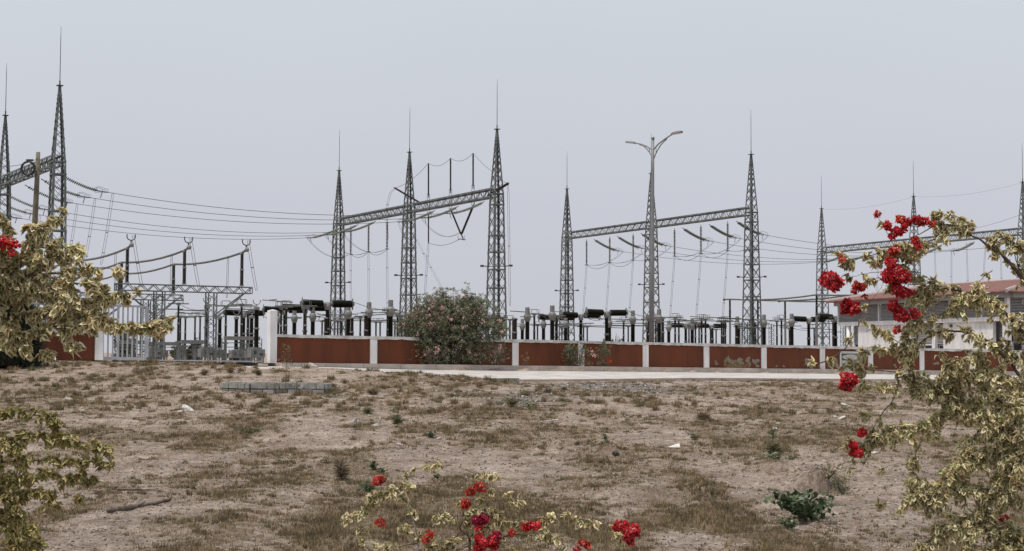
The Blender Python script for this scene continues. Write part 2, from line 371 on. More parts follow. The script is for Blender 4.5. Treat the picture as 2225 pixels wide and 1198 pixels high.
# density of dry litter and grass (0..1)
BARE = [(330, 1000, 130), (420, 1090, 120), (1020, 1000, 150), (1150, 1010, 120), (200, 1130, 90), (1930, 1110, 110), (1500, 1180, 90), (990, 870, 50), (640, 960, 90), (1380, 885, 60), (1560, 870, 50)]
LUSH = [(1500, 1110, 190), (1350, 1150, 150), (1600, 960, 120), (1450, 990, 110), (830, 900, 120), (1080, 920, 130), (700, 1120, 120), (1050, 1120, 160), (560, 930, 100), (1300, 930, 60)]
def _gp(lst): 
    r = []
    for (u, v, w) in lst:
        p = ground_pt(u, v); r.append((p.x, p.y, w*px(p.y), w*px(p.y)*2.0))
    return r
BARE = _gp(BARE); LUSH = _gp(LUSH)
def dens(x, y):
    d = .46+.13*fbm(x*.3, y*.12, 21, 3)+.34*fbm(x*1.3, y*.38, 31, 4)
    for (a, b, w, h) in BARE: d = d-.30*np.exp(-((x-a)/w)**2-((y-b)/h)**2)
    for (a, b, w, h) in LUSH: d = d+.20*np.exp(-((x-a)/w)**2-((y-b)/h)**2)
    return np.clip(d, 0, 1)
GRAV = [(1160, 855, 90), (1230, 840, 90), (1110, 880, 50), (1000, 850, 30), (725, 862, 22), (1400, 845, 90)]
GRAV = _gp(GRAV)
def grav(x, y):
    g = 0*x
    for (a, b, w, h) in GRAV: g = g+np.exp(-((x-a)/w)**2-((y-b)/h)**2)
    return np.clip(g*(.8+.5*fbm(x*1.5, y*1.5, 41, 3)), 0, 1)

# ---------------------------------------------------------------- ground sheet
ys = [-60, -40, -20, -8, 0, 5, 9, 12, 14, 15.5]; y = 16.0
while y < 76: ys.append(y); y += max(y*.0042, .07)
while y < 125: ys.append(y); y += .9
while y < 9000: ys.append(y); y *= 1.12
ac = list(np.linspace(-.40, .40, 330)); outer = [.44, .5, .6, .8, 1.2, 2, 4, 8]
ac = [-a for a in outer[::-1]]+ac+outer
A, YY = np.meshgrid(np.array(ac), np.array(ys)); XX = A*np.maximum(YY, 12.0)
ZZ = G(XX, YY)
nr, nc = XX.shape
V = np.stack([XX.ravel(), YY.ravel(), ZZ.ravel()], 1)
ii, jj = np.meshgrid(np.arange(nr-1), np.arange(nc-1), indexing='ij'); i0 = (ii*nc+jj).ravel()
F = np.stack([i0, i0+1, i0+nc+1, i0+nc], 1)
xs_, ys_ = XX.ravel(), YY.ravel(); tt, qq = tq(xs_, ys_)
lit = dens(xs_, ys_); lit = np.where(qq < 1.5, .35+.2*fbm(xs_*.05, ys_*.05, 3), lit)
gme = npmesh('ground', V, F, M['ground'], attr={'litter': lit, 'gravel': grav(xs_, ys_)*(qq > 10.5)})
gme.polygons.foreach_set('use_smooth', [True]*len(gme.polygons))
tag(link('ground', gme), 'dry pinkish field of bare soil and dead grass sloping up to the wall', None, kind='structure')

# road, pavement, driveway
def WP(t, q, z=None):
    p = W0+BX*t+NX*q; return Vector((p.x, p.y, float(zw(t)) if z is None else z))
def strip(ts, qs, zf, thick=0.0):
    mb = MB(); T = len(ts); Q = len(qs)
    vs = [WP(t, q, float(zf(t, q))) for t in ts for q in qs]
    fs = [(i*Q+j, (i+1)*Q+j, (i+1)*Q+j+1, i*Q+j+1) for i in range(T-1) for j in range(Q-1)]
    mb.add(vs, [f[::-1] for f in fs]); return mb
ts = list(np.linspace(-4, 90, 95))
rd = strip(ts, list(np.linspace(1.55, 10.45, 10)), zroad)
tag(rd.obj('road', M['conc']), 'pale concrete road running along the foot of the red wall', None, kind='structure')
# road kerb edge facing the field
kb = MB()
for i, (ta, tb) in enumerate([(ts[k], ts[k+1]) for k in range(len(ts)-1)]):
    if ta < 5.0: continue
    za, zb = float(zroad(ta, 10.45)), float(zroad(tb, 10.45))
    a = WP(ta, 10.46, za); b = WP(tb-.03, 10.46, zb)
    o = [a, b, b+NX*.16, a+NX*.16]
    kb.add([p+Vector((0, 0, .035)) for p in o]+[p-Vector((0, 0, .5)) for p in o], [(0, 1, 2, 3)[::-1], (4, 5, 6, 7), (0, 4, 7, 3)[::-1], (3, 7, 6, 2)[::-1], (2, 6, 5, 1)[::-1], (1, 5, 4, 0)[::-1]])
tag(kb.obj('kerb', M['plinth']), 'worn concrete edge of the road towards the field', None, kind='structure')
pv = MB()
for i in range(46):
    ta = .35+i*2.0; tb = ta+1.985
    o = [WP(ta, .01), WP(tb, .01), WP(tb, 1.5), WP(ta, 1.5)]
    jit = random.uniform(-.006, .006)
    pv.add([p+Vector((0, 0, jit)) for p in o]+[p-Vector((0, 0, .42)) for p in o], [(0, 1, 2, 3)[::-1], (4, 5, 6, 7), (0, 4, 7, 3)[::-1], (3, 7, 6, 2)[::-1], (2, 6, 5, 1)[::-1], (1, 5, 4, 0)[::-1]])
tag(pv.obj('pavement', M['plinth']), 'raised tan pavement strip along the foot of the red wall', None, kind='structure')
dw = strip(list(np.linspace(-8.7, -.1, 12)), [-9, -5, -1, .2, 1.0, 1.7], lambda t, q: float(zw(t))+.012)
tag(dw.obj('driveway', M['conc']), 'pale concrete strip through the open gateway', None, kind='structure')

# ---------------------------------------------------------------- boundary wall
def t_of(u, q=0.0):
    k = (u-CX)/FPX*1.0
    # account for pitch: X/Y at ground level
    d = rgt*((u-CX)/FPX)+upv*((CY-770)/FPX)+fwd; k = d.x/d.y
    p = W0+NX*q
    return (k*p.y-p.x)/(BX.x-k*BX.y)
WH = 1.24
def wall_piece(mb, ta, tb, qa, qb, z0, z1, m=0):
    o = [WP(ta, qa), WP(tb, qa), WP(tb, qb), WP(ta, qb)]
    lo = [Vector((p.x, p.y, p.z+z0)) for p in o]; hi = [Vector((p.x, p.y, p.z+z1)) for p in o]
    mb.add(lo+hi, [(0, 1, 2, 3), (4, 5, 6, 7)[::-1], (0, 4, 5, 1), (1, 5, 6, 2), (2, 6, 7, 3), (3, 7, 4, 0)], m)
def ragged_cope(mb, ta, tb):
    n = max(2, int((tb-ta)/.13)); vs = []
    for i in range(n+1):
        t = ta+(tb-ta)*i/n
        lo = WH-.02+.018*noise2(t*2.1, 0*t, 5)+random.uniform(-.012, .012); hi = WH+.13+.008*noise2(t*.9, 3, 6)
        for (q, z) in ((-.26, lo), (-.26, hi), (.10, hi), (.10, lo)):
            p = WP(t, q); vs.append(Vector((p.x, p.y, p.z+float(z))))
    fs = []
    for i in range(n):
        for j in range(4):
            a, b_ = i*4+j, i*4+(j+1) % 4; fs.append((a, b_, b_+4, a+4))
    fs += [(3, 2, 1, 0), (n*4, n*4+1, n*4+2, n*4+3)]
    mb.add(vs, fs)
PIL = [811, 965, 1119, 1262, 1402, 1534, 1659, 1786, 1890.5, 2002, 2107, 2211, 2318]
wall = thing('boundary_wall', 'long low dark red wall with white pilasters and coping right of the gate', 'wall', WP(.45, -.1))
wall_inv = wall.location
def wob(mb, name, mt, par):
    o = mb.obj(name, mt, par); o.location = -par.location; return o
pt = [t_of(u) for u in PIL]; edges = [.37]+pt
for i, t in enumerate(edges):
    if i > 0:
        mb = MB(); wall_piece(mb, t-.19, t+.19, -.25, .06, -.05, WH-.03); wob(mb, 'pilaster', M['white'], wall)
    if i < len(edges)-1:
        ta = t+(.19 if i else 0); tb = edges[i+1]-.19
        mb = MB(); wall_piece(mb, ta, tb, -.20, 0, -.05, WH-.005); wob(mb, 'wall_panel', M['red'], wall)
    if i < len(edges)-1:
        mb = MB(); ragged_cope(mb, edges[i]+(0 if i else 0), edges[i+1]-.01); wob(mb, 'coping', M['cope'], wall)
# bare plaster patches (own shapes, 4 mm proud)
def blob(u, v, w, h, seed):
    t = t_of(u); D = (W0+BX*t).y; k = px(D)
    rs = random.Random(seed); n = 26; vs = []; cz = (hor(u)-v)*k
    ph = [rs.uniform(0, 6.28) for _ in range(5)]
    for i in range(n):
        a = 2*math.pi*i/n; r = 1+.28*math.sin(2*a+ph[0])+.22*math.sin(3*a+ph[1])+.16*math.sin(5*a+ph[2])+.12*math.sin(9*a+ph[3])+rs.uniform(-.08, .08)
        p = WP(t+math.cos(a)*r*w*k*1.1/2, .004); vs.append(Vector((p.x, p.y, cz+math.sin(a)*r*h*k/2)))
    base = [p-NX*.006 for p in vs]
    mb = MB(); mb.add(vs+base, [tuple(range(n))]+[(i, i+n, (i+1) % n+n, (i+1) % n) for i in range(n)])
    wob(mb, 'bare_plaster_patch', M['plaster'], wall)
for i, b in enumerate([(1581, 782, 13, 16), (1594, 786, 10, 10), (1608, 785, 20, 12), (1625, 783, 13, 12), (1628, 792, 6, 16), (1642, 786, 14, 14), (1645, 795, 9, 9), (1556, 789, 9, 8), (1758, 791, 17, 20), (1752, 783, 8, 8), (1812, 789, 20, 22), (1876, 790, 9, 14), (1687, 796, 5, 4), (1703, 796, 5, 5), (1945, 795, 8, 8), (2035, 790, 14, 7)]): blob(*b, seed=i+3)
# sign plaque
tA, tB = t_of(1825.5), t_of(1870); sg = thing('wall_sign', 'pale plaque with dark band and empty white oval on the red wall', 'sign', WP((tA+tB)/2, .03))
mb = MB(); wall_piece(mb, tA, tB, .002, .04, -.04, 1.02); o = wob(mb, 'plaque', M['plaq'], sg)
mb = MB()
for (a, b, z0, z1) in ((tA-.02, tB+.02, 1.02, 1.07), (tA-.04, tA-.001, .0, 1.02), (tB+.001, tB+.04, .0, 1.02)): wall_piece(mb, a, b, .002, .06, z0, z1)
wob(mb, 'frame', M['white'], sg)
mb = MB(); wall_piece(mb, tA+.09, tB-.07, .0405, .045, .53, .94); wob(mb, 'dark_band', M['teal'], sg)
mb = MB(); tc_ = (tA+tB)/2; vs = []
for i in range(32):
    a = 2*math.pi*i/32; p = WP(tc_+math.cos(a)*((tB-tA)/2-.13), .049); vs.append(Vector((p.x, p.y, p.z+.735+math.sin(a)*.165)))
mb.add(vs+[v-NX*.003 for v in vs], [tuple(range(32))]+[(i, i+32, (i+1) % 32+32, (i+1) % 32) for i in range(32)]); wob(mb, 'oval', M['plaq'], sg)

# left wall section
TL0, TL1 = t_of(-120), t_of(204)
lw = thing('boundary_wall', 'short dark red wall section with white coping left of the gate', 'wall', WP(TL1, -.1))
mb = MB(); wall_piece(mb, TL0, TL1, -.20, 0, -.3, WH-.005); wob(mb, 'wall_panel', M['red'], lw)
mb = MB(); ragged_cope(mb, TL0, TL1); wob(mb, 'coping', M['cope'], lw)
# gate pillars
def pillar(ta, tb, qa, qb, h, label):
    th = thing('gate_pillar', label, 'pillar', WP((ta+tb)/2, (qa+qb)/2), group='white gate pillars')
    mb = MB(); wall_piece(mb, ta, tb, qa, qb, -.25, h); wob(mb, 'shaft', M['white'], th)
    mb = MB(); o = [WP(ta, qa), WP(tb, qa), WP(tb, qb), WP(ta, qb)]; c = WP((ta+tb)/2, (qa+qb)/2)
    mb.add([Vector((p.x, p.y, p.z+h)) for p in o]+[Vector((c.x, c.y, c.z+h+.05))], [(0, 1, 4), (1, 2, 4), (2, 3, 4), (3, 0, 4)])
    wob(mb, 'pyramid_cap', M['white'], th)
pillar(.02, .37, -.20, .22, 2.50, 'tall square white gate pillar at the left end of the long red wall')
pillar(t_of(205.5), t_of(222.5), -.24, .12, 1.86, 'white gate pillar at the right end of the short red wall')

# sliding gate behind the left wall
g0, g1 = t_of(60, -.45), t_of(318, -.45)
gt = thing('sliding_gate', 'grey vertical bar sliding gate standing behind the short red wall', 'gate', WP(g1, -.45))
def gz(t): return float(zw(t))
for (za, w) in ((2.52, .09), (.12, .10)):
    mb = MB(); a = WP(g0, -.45); b = WP(g1, -.45); a.z = gz(g0)+za; b.z = gz(g1)+za; mb.bar(a, b, .06, w); wob(mb, 'rail', M['gatep'], gt)
nb = int((g1-g0)/.215)
bar_me = None
for i in range(nb+1):
    t = g0+(g1-g0)*i/nb; wide = .17 if (i == nb) else (.1 if i % 9 == 0 else .068)
    mb = MB(); p = WP(t, -.45); mb.box((p.x, p.y, p.z+1.33), (wide, .05, 2.32), (BX, NX, Vector((0, 0, 1)))); wob(mb, 'gate_bar' if wide < .09 else 'gate_post', M['gatep'], gt)
mb = MB(); a = WP(-8.8, -.45); b = WP(-.2, -.45); a.z += .045; b.z += .045; mb.bar(a, b, .07, .05)
tag(mb.obj('gate_rail', M['gatep']), 'low steel track for the sliding gate across the open gateway', 'rail')
# ================================================================ SUBSTATION
Z3 = Vector((0, 0, 1))
GZ = -.30
ORD = ['first', 'second', 'third', 'fourth', 'fifth', 'sixth', 'seventh', 'eighth', 'ninth', 'tenth', 'eleventh', 'twelfth', 'thirteenth', 'fourteenth', 'fifteenth', 'sixteenth']
LM = [(-400, 'the left photo edge'), (222, 'the sliding gate pillar'), (572, 'the tall gate pillar'), (732, 'the leftmost central tower'), (888, 'the middle central tower'),
      (1100, 'the large oleander'), (1232, 'the first tower past the oleander'), (1416, 'the street lamp'), (1636, 'the tower beyond the lamp'), (1788, 'the tower beside the building')]
_cnt = {}
def seq_label(kind, desc, u):
    lm = [l for l in LM if l[0] <= u][-1][1]; k = (kind, lm); _cnt[k] = _cnt.get(k, 0)+1
    return f"{ORD[min(_cnt[k]-1, 15)]} {desc} right of {lm}"

def tower_proto():
    t = thing('lattice_tower', 'x', 'tower', (0, 0, 0), group='steel lattice gantry towers')
    def hw(z): return .72+(.45-.72)*z/13.9 if z < 13.9 else .45+(.07-.45)*(z-13.9)/(19.65-13.9)
    def c(z, i, j): h = hw(z); return BX*(h*i)+GX*(h*j)+Z3*z
    for (i, j) in ((-1, -1), (1, -1), (1, 1), (-1, 1)):
        mb = MB()
        for (za, zb) in ((-.6, 13.9), (13.9, 19.6)): mb.angle(c(za, i, j), c(zb, i, j), .15 if za < 1 else .11, BX*i, GX*j, th=.02)
        mb.obj('leg', M['steel'], t)
    zs = [0.0]
    while zs[-1] < 19.2: zs.append(zs[-1]+max(hw(zs[-1])*2*1.02, .30))
    zs[-1] = 19.6
    br = MB(); rg = MB(); cs = ((-1, -1), (1, -1), (1, 1), (-1, 1))
    for k in range(len(zs)-1):
        za, zb = zs[k], zs[k+1]
        for q in range(4):
            a, b = cs[q], cs[(q+1) % 4]
            br.bar(c(za, *a), c(zb, *b), .062, .02); br.bar(c(za, *b), c(zb, *a), .062, .02)
    for z in (3.4, 6.3, 7.85, 9.3, 10.7, 13.3, 14.2):
        rg = MB()
        for q in range(4): rg.bar(c(z, *cs[q]), c(z, *cs[(q+1) % 4]), .09, .09)
        if z in (3.4, 7.85, 13.3): rg.bar(c(z, *cs[0]), c(z, *cs[2]), .05); rg.bar(c(z, *cs[1]), c(z, *cs[3]), .05)
        rg.obj('horizontal_ring', M['steel'], t)
    br.stuff('bracing', M['steeld'], t)
    mb = MB(); mb.box((0, 0, 19.66), (.42, .42, .05), (BX, GX, Z3)); mb.obj('cap_plate', M['steeld'], t)
    mb = MB(); mb.tube([(0, 0, 19.6), (0, 0, 20.0), (0, 0, 20.05), (0, 0, 23.0), (0, 0, 23.9)], [.055, .055, .03, .022, .010], 6); mb.obj('lightning_rod', M['steeld'], t)
    for s in (-1, 1):
        mb = MB(); a = BX*(-.60*s)+GX*(.60*s)+Z3*8.15; b = a+BX*(.16*s)*-1+GX*(.16*s)
        mb.bar(a, b, .07); c0 = b+BX*(-.12*s)+GX*(.12*s)+Z3*.02
        mb.box(c0, (.26, .24, .16), ((BX*-s+GX*s).normalized(), (BX+GX).normalized(), Z3)); mb.obj('floodlight', M['darkfit'], t)
    mb = MB(); mb.bar(BX*-.66+GX*.66+Z3*8.12, BX*.66-GX*.66+Z3*8.12, .06); mb.obj('lamp_arm', M['steeld'], t)
    return t
TW = {}
def tpos(u, v): 
    D = 19.4*FPX/(hor(u)-v)
    for _ in range(4):
        p = P(u, v, D); D *= 19.4/p.z
    p = P(u, v, D); return Vector((p.x, p.y, GZ))
for (k, u, v, lab) in (('r0a', 130, 185, 'tall lattice tower just right of the wooden pole'), ('r0b', 12, 250, 'lattice tower at the far left edge of the photo'),
        ('r1a', 1080, 280, 'tall right-hand lattice tower of the central gantry beside the oleander'), ('r1b', 890, 330, 'middle lattice tower of the central gantry'), ('r1c', 737, 370, 'leftmost lattice tower of the central gantry'),
        ('r2a', 1632, 335, 'tallest lattice tower right of the street lamp'), ('r2b', 1415, 376, 'lattice tower directly behind the street lamp'), ('r2c', 1232, 410, 'slim lattice tower between the oleander and the street lamp'),
        ('r3a', 2222, 395, 'lattice tower at the right edge of the photo'), ('r3b', 1985, 426, 'lattice tower behind the upper red blossoms and the building'), ('r3c', 1785, 453, 'lattice tower just left of the tiled building')):
    TW[k] = (tpos(u, v), lab)
TW['r0c'] = (TW['r0b'][0]*2-TW['r0a'][0], 'lattice tower beyond the left edge carrying the near gantry')
proto = tower_proto(); first = True
for k, (p, lab) in TW.items():
    if first: proto.location = p; proto['label'] = lab; first = False
    else: dup(proto, lab, p)
TP = {k: v[0] for k, v in TW.items()}

def beam(a, b, label, zb=13.95, h=.78, w=.72):
    a = Vector(a); b = Vector(b); d = (b-a).normalized(); s = Vector((-d.y, d.x, 0)); L = (b-a).length-.8; a = a+d*.4
    t = thing('gantry_beam', label, 'beam', a+Z3*zb, group='lattice beams of the gantries')
    def c(x, i, j):
        tp = min(1, min(x, L-x)/.9+.35)
        return d*x+s*(w/2*i)+Z3*(h*j if j else h*(1-tp)*.0)
    for i in (-1, 1):
        for j in (0, 1):
            mb = MB(); mb.angle(c(0, i, j), c(L, i, j), .12, s*i, Z3*(1 if j else -1), th=.03); mb.obj('chord', M['steel'], t)
    br = MB(); n = int(L/.62); st = L/n
    for k in range(n):
        x0, x1 = k*st, (k+1)*st
        for i in (-1, 1):
            A, B = (0, 1) if k % 2 else (1, 0)
            br.bar(c(x0, i, A), c(x1, i, B), .055, .02); br.bar(c(x0, i, 0), c(x0, i, 1), .04, .02)
        for j in (0, 1):
            A, B = (-1, 1) if k % 2 else (1, -1)
            br.bar(c(x0, A, j), c(x1, B, j), .05, .02)
            if j == 0 and k % 3 == 0: br.bar(c(x0, -1, j), c(x0, 1, j), .05)
    br.stuff('bracing', M['steeld'], t); return t
beam(TP['r0b'], TP['r0a'], 'lattice beam of the nearest gantry behind the wooden pole')
beam(TP['r0c'], TP['r0b'], 'lattice beam running off the left edge from the nearest gantry')
beam(TP['r1b'], TP['r1a'], 'lattice beam of the central gantry with tall brown insulators standing on it')
beam(TP['r1c'], TP['r1b'], 'left lattice beam of the central gantry')
beam(TP['r2b'], TP['r2a'], 'lattice beam right of the street lamp')
beam(TP['r2c'], TP['r2b'], 'lattice beam left of the street lamp')
beam(TP['r3b'], TP['r3a'], 'lattice beam at the right edge above the building')
beam(TP['r3c'], TP['r3b'], 'lattice beam behind the red blossoms right of the last slim tower')

# ---- insulator strings
def disc_prof(L, n, r, r0=.03):
    pr = [(r0, 0)]
    for k in range(n):
        z = L*(k+.5)/n; pr += [(r0, z-.45*L/n), (r, z+.02), (r*.55, z+.05), (r0, z+.4*L/n)]
    pr.append((r0, L)); return pr
def strain_meshes(mg, dirx):
    # curved string in the vertical plane: pieces of discs along the curve; dirx = unit horizontal vector
    L = 3.25; drop = 1.15
    def cv(s): return dirx*(L*s)-Z3*(drop*(1-(1-s)**1.5))
    ds = MB(); n = 19
    for k in range(n):
        s0 = .1+.78*k/n; s1 = .1+.78*(k+.62)/n; a = cv(s0); b = cv(s1); ax = (b-a); h = ax.length
        for off in (-.12, .12):
            sd_ = dirx.cross(Z3)*off
            ds.lathe([(.03, 0), (.03, h*.25), (.125, h*.45), (.10, h*.7), (.03, h*.8), (.03, h)], a+sd_, ax, 7)
    ft = MB(); ft.tube([cv(0), cv(.1)], .035, 5); ft.tube([cv(.88), cv(1.0), cv(1.0)+dirx*.45-Z3*.05], .035, 5)
    for s in (.1, .88): ft.bar(cv(s)-dirx.cross(Z3)*.22, cv(s)+dirx.cross(Z3)*.22, .06)
    lp = MB(); e = cv(.86); sdv = dirx.cross(Z3)
    for off in (-.3, .3):
        o = e+sdv*off
        lp.tube([o, o+Z3*.22, o+Z3*.25+dirx*.15, o+Z3*.05+dirx*.85, o-Z3*.1+dirx*.85, o-Z3*.12, o], .014, 4)
    lp.bar(e+dirx*.5, e+dirx*.35-Z3*.55, .07, .04)
    return ds.mesh('strain_discs', M[mg]), ft.mesh('strain_fittings', M['darkfit']), lp.mesh('grading_frame', M['steeld']), cv(1.0)+dirx*.45-Z3*.05
SR = strain_meshes('glass', BX); SL = strain_meshes('glassl', -BX)
def strain(p, S, label):
    t = thing('strain_insulator', label, 'insulator', p, group='green glass strain insulator strings')
    for nm, me in (('disc_string', S[0]), ('end_fitting', S[1]), ('grading_frame', S[2])): link(nm, me, t)['kind'] = 'stuff'
    return p+S[3]
susp = MB(); susp.lathe(disc_prof(2.45, 18, .135), (0, 0, -.2), (0, 0, -1), 8); SUS = susp.mesh('suspension_discs', M['glass'])
sf = MB(); sf.tube([(0, 0, 0), (0, 0, -.22)], .03, 5); sf.tube([(0, 0, -2.62), (0, 0, -2.8)], .05, 5); sf.bar((-.2, 0, -2.82), (.2, 0, -2.82), .07); SUF = sf.mesh('suspension_fittings', M['darkfit'])
def suspend(p, label):
    t = thing('hanging_insulator', label, 'insulator', p, group='hanging glass insulator strings')
    link('disc_string', SUS, t); link('end_fitting', SUF, t)['kind'] = 'stuff'; return p-Z3*2.82
def along(a, b, f): return TP[a]+(TP[b]-TP[a])*f
def cat(a, b, sag, n=18): return [a+(b-a)*(i/n)-Z3*(sag*4*(i/n)*(1-i/n)) for i in range(n+1)]
def wire(pts, r, label, name='overhead_conductor', group='overhead conductors', n=5, catg='cable'):
    mb = MB(); mb.tube(pts, r, n); return tag(mb.obj(name, M['wire']), label, catg, group)
def twin(pts, label, gap=.16, r=.013, sp=(), name='dropper_wire', group='twin dropper wires'):
    mb = MB(); n = len(pts)
    g = BX*gap
    mb.tube([p-g*(.5 if 0 < i < n-1 else .3) for i, p in enumerate(pts)], r, 4); mb.tube([p+g*(.5 if 0 < i < n-1 else .3) for i, p in enumerate(pts)], r, 4)
    for s in sp:
        i = min(int(s*(n-1)), n-1); mb.bar(pts[i]-g*.6, pts[i]+g*.6, .05)
    return tag(mb.obj(name, M['wire']), label, 'wire', group)
BZ = Z3*(13.95+GZ)   # beam bottom
names = {'A': 'right', 'B': 'left'}
# near span: row0 -> row1
nl = 0
for (a0, b0, a1, b1, fr0, fr1, bay) in (('r0b', 'r0a', 'r1b', 'r1a', (.30, .60, .88), (.37, .64, .92), 'A'), ('r0c', 'r0b', 'r1c', 'r1b', (.30, .60, .88), (.09, .36, .61), 'B')):
    for k in range(3):
        p = along(a0, b0, fr0[k])+BZ+BX*.45; q = along(a1, b1, fr1[k])+BZ-BX*.45
        w1 = ('farthest', 'middle', 'nearest')[k]; w2 = 'wooden-pole bay' if bay == 'A' else 'left-edge bay'
        e1 = strain(p, SR, f'{w1} sloping glass insulator string in the {w2} of the nearest gantry')
        e2 = strain(q, SL, f'{w1} pale glass strain string under the {"right" if bay=="A" else "left"} beam of the central gantry')
        nl += 1
        wire(cat(e1, e2, .75), .021, f'{w1} sagging conductor between the {w2} and the central gantry')
        # dropper at the near end
        a = e1+BX*.35; 
        if bay == 'A' or k > 0:
            e = P(a.x/a.y*FPX+CX-30, 560, a.y+3) if False else Vector((a.x-1.1, a.y+1.2, 6.9))
            twin(cat(a, e, .25, 10), f'twin dropper from the {w1} conductor of the {w2}', sp=(.55, .8))
        # jumper at the central gantry
        if bay == 'B' or k < 2:
            b = e2+BX*.1; end = q+BX*.9-Z3*2.75 if bay == 'B' else (P(1000, 505, 134.5) if k else P(905, 521, 136.5))
            twin(cat(b, end, .9, 12), f'{w1} looping twin jumper under the {"right" if bay=="A" else "left"} beam of the central gantry', name='jumper_wire', group='looping jumper wires')
# row1 left bay hanging strings with droppers
bots = []
for k, f in enumerate((.19, .45, .71)):
    p = along('r1c', 'r1b', f)+BZ; o = ORD[k]
    b = suspend(p+Z3*.05, f'{o} hanging glass insulator string from the left under the left central beam'); bots.append(b)
    e = Vector((b.x+.25, b.y-1.5, 4.3-.25*k)); twin(cat(b, e, .15, 8), f'{o} long twin dropper from the left between the two left towers of the central gantry', sp=(.35, .75))
for k in range(2): wire(cat(bots[k], bots[k+1], .45, 10), .022, f'{("left", "right")[k]} low swag wire joining the hanging strings of the central gantry', 'jumper_wire', 'looping jumper wires')
# row2
for (a0, b0, side, lr) in (('r2c', 'r2b', 'left of the street lamp', 'L'), ('r2b', 'r2a', 'right of the street lamp', 'R')):
    bots = []
    a3, b3 = ('r3c', 'r3b') if lr == 'L' else ('r3b', 'r3a')
    for k in range(3):
        fs = (.25, .53, .80)[k] if lr == 'L' else (.25, .52, .78)[k]
        p = along(a0, b0, fs)+BZ; o = ORD[k]
        b = suspend(p, f'{o} hanging glass insulator string from the left, beam {side}'); bots.append(b)
        e = Vector((b.x-.45, b.y+.5, 4.0)); twin(cat(b, e, .1, 8), f'{o} long twin dropper from the left, hanging {side}', sp=(.4, .8))
        ps = along(a0, b0, fs+.045)+BZ+BX*.45; e1 = strain(ps, SR, f'{o} sloping glass strain string from the left, beam {side}')
        q = along(a3, b3, (.30, .60, .90)[k])+BZ-BX*.45
        e2 = strain(q, SL, f'{o} pale strain string from the left under the {"blossom-covered" if lr=="L" else "right-edge"} beam')
        wire(cat(e1, e2, .75), .021, f'{o} far sagging conductor running right from the beam {side}')
        twin(cat(e1+BX*.3, b+BX*.2, .55, 8), f'{o} looping twin jumper beside the hanging string {side}', name='jumper_wire', group='looping jumper wires')
        # row3 droppers
        if lr == 'R' or k == 2:
            bb = e2+BX*.1; twin(cat(bb, Vector((bb.x-.3+.5*(k % 2), bb.y+1, 5.0)), .1, 8), f'{o} twin dropper above the tiled roof, {"right-edge" if lr=="R" else "blossom-covered"} beam', sp=(.4,))
            b3p = along(a3, b3, (.2, .5, .8)[k])+BZ; twin(cat(b3p, Vector((b3p.x+.2, b3p.y, 5.0)), .05, 6), f'{o} straight twin wire hanging from the {"right-edge" if lr=="R" else "blossom-covered"} beam over the roof', sp=(.5,))
    for k in range(2): wire(cat(bots[k], bots[k+1], .55, 10), .022, f'{("left", "right")[k]} low swag wire joining hanging strings {side}', 'jumper_wire', 'looping jumper wires')
# thin shield wires between caps on the right
for (a, b, l) in (('r3c', 'r3b', 'thin shield wire from the tower left of the building towards the blossoms'), ('r3b', 'r3a', 'thin shield wire running to the tower at the right edge')):
    wire(cat(TP[a]+Z3*19.6, TP[b]+Z3*19.6, .5), .008, l, 'shield_wire', 'thin shield wires', 4)
wire(cat(P(2112, 498, 165), P(2221, 466, 158), .1, 6), .014, 'dark wire rising to the tower at the right edge', 'guy_wire', None, 4)

# ---- post insulators on the central beam
def longrod(a, b, r, label, name='rod_insulator', catg='insulator'):
    a = Vector(a); b = Vector(b); L = (b-a).length; n = int(L/.09); pr = [(r*.6, 0)]
    for k in range(n): z = L*(k+.5)/n; pr += [(r, z), (r*.62, z+.5*L/n)]
    t = thing(name, label, catg, a, group='brown rod insulators of the central gantry'); mb = MB(); mb.lathe(pr, (0, 0, 0), b-a, 8); mb.obj('ribbed_rod', M['comp'], t)
    mb = MB(); d = (b-a).normalized(); mb.tube([-d*.25, d*.02], .05, 6); mb.tube([d*(L-.02), d*(L+.12)], .06, 6); mb.split('end_fitting', M['darkfit'], t); return t
def onbeam(u): # point on bay r1b-r1a beam axis at pixel column u
    a, b = TP['r1b'], TP['r1a']; k = (rgt*((u-CX)/FPX)+upv*((CY-420)/FPX)+fwd); k = k.x/k.y
    f = (k*a.y-a.x)/((b.x-a.x)-k*(b.y-a.y)); return a+(b-a)*f
tops = []
for (u, vt, vb, l) in ((931, 358, 424, 'left'), (979, 347, 414, 'middle'), (1028, 336, 404, 'right')):
    p = onbeam(u); D = p.y
    longrod(P(u, vb, D), P(u, vt, D), .085, f'{l} tall brown rod insulator standing on the central beam'); tops.append(P(u, vt-3, D))
    mb = MB(); q0 = P(u, vb-2, D); 
    for s in (-1, 1): mb.bar(Vector((q0.x, q0.y, BZ.z-.4))+BX*(.12*s), q0+BX*(.12*s), .04)
    tag(mb.obj('insulator_frame', M['steel']), f'{l} narrow steel frame holding a tall insulator on the central beam', 'frame', 'insulator frames on the central beam')
p = onbeam(931).y; longrod(P(931, 467, p), P(931, 526, p), .075, 'brown rod insulator hanging straight down under the central beam')
pv1 = onbeam(979).y; pv2 = onbeam(1028).y; vtip = P(1001, 508, (pv1+pv2)/2)
longrod(P(980, 457, pv1), vtip, .085, 'left arm of the hanging V of brown insulators'); longrod(P(1029, 446, pv2), vtip+BX*.1, .11, 'right arm of the hanging V of brown insulators')
mb = MB(); mb.tube([vtip+Z3*.1, vtip-Z3*.35+BX*.2, vtip-Z3*.55+BX*.25], .05, 5)
for s in (-.25, .35): mb.bar(vtip+BX*s-Z3*.15, vtip+BX*s-Z3*.6, .035)
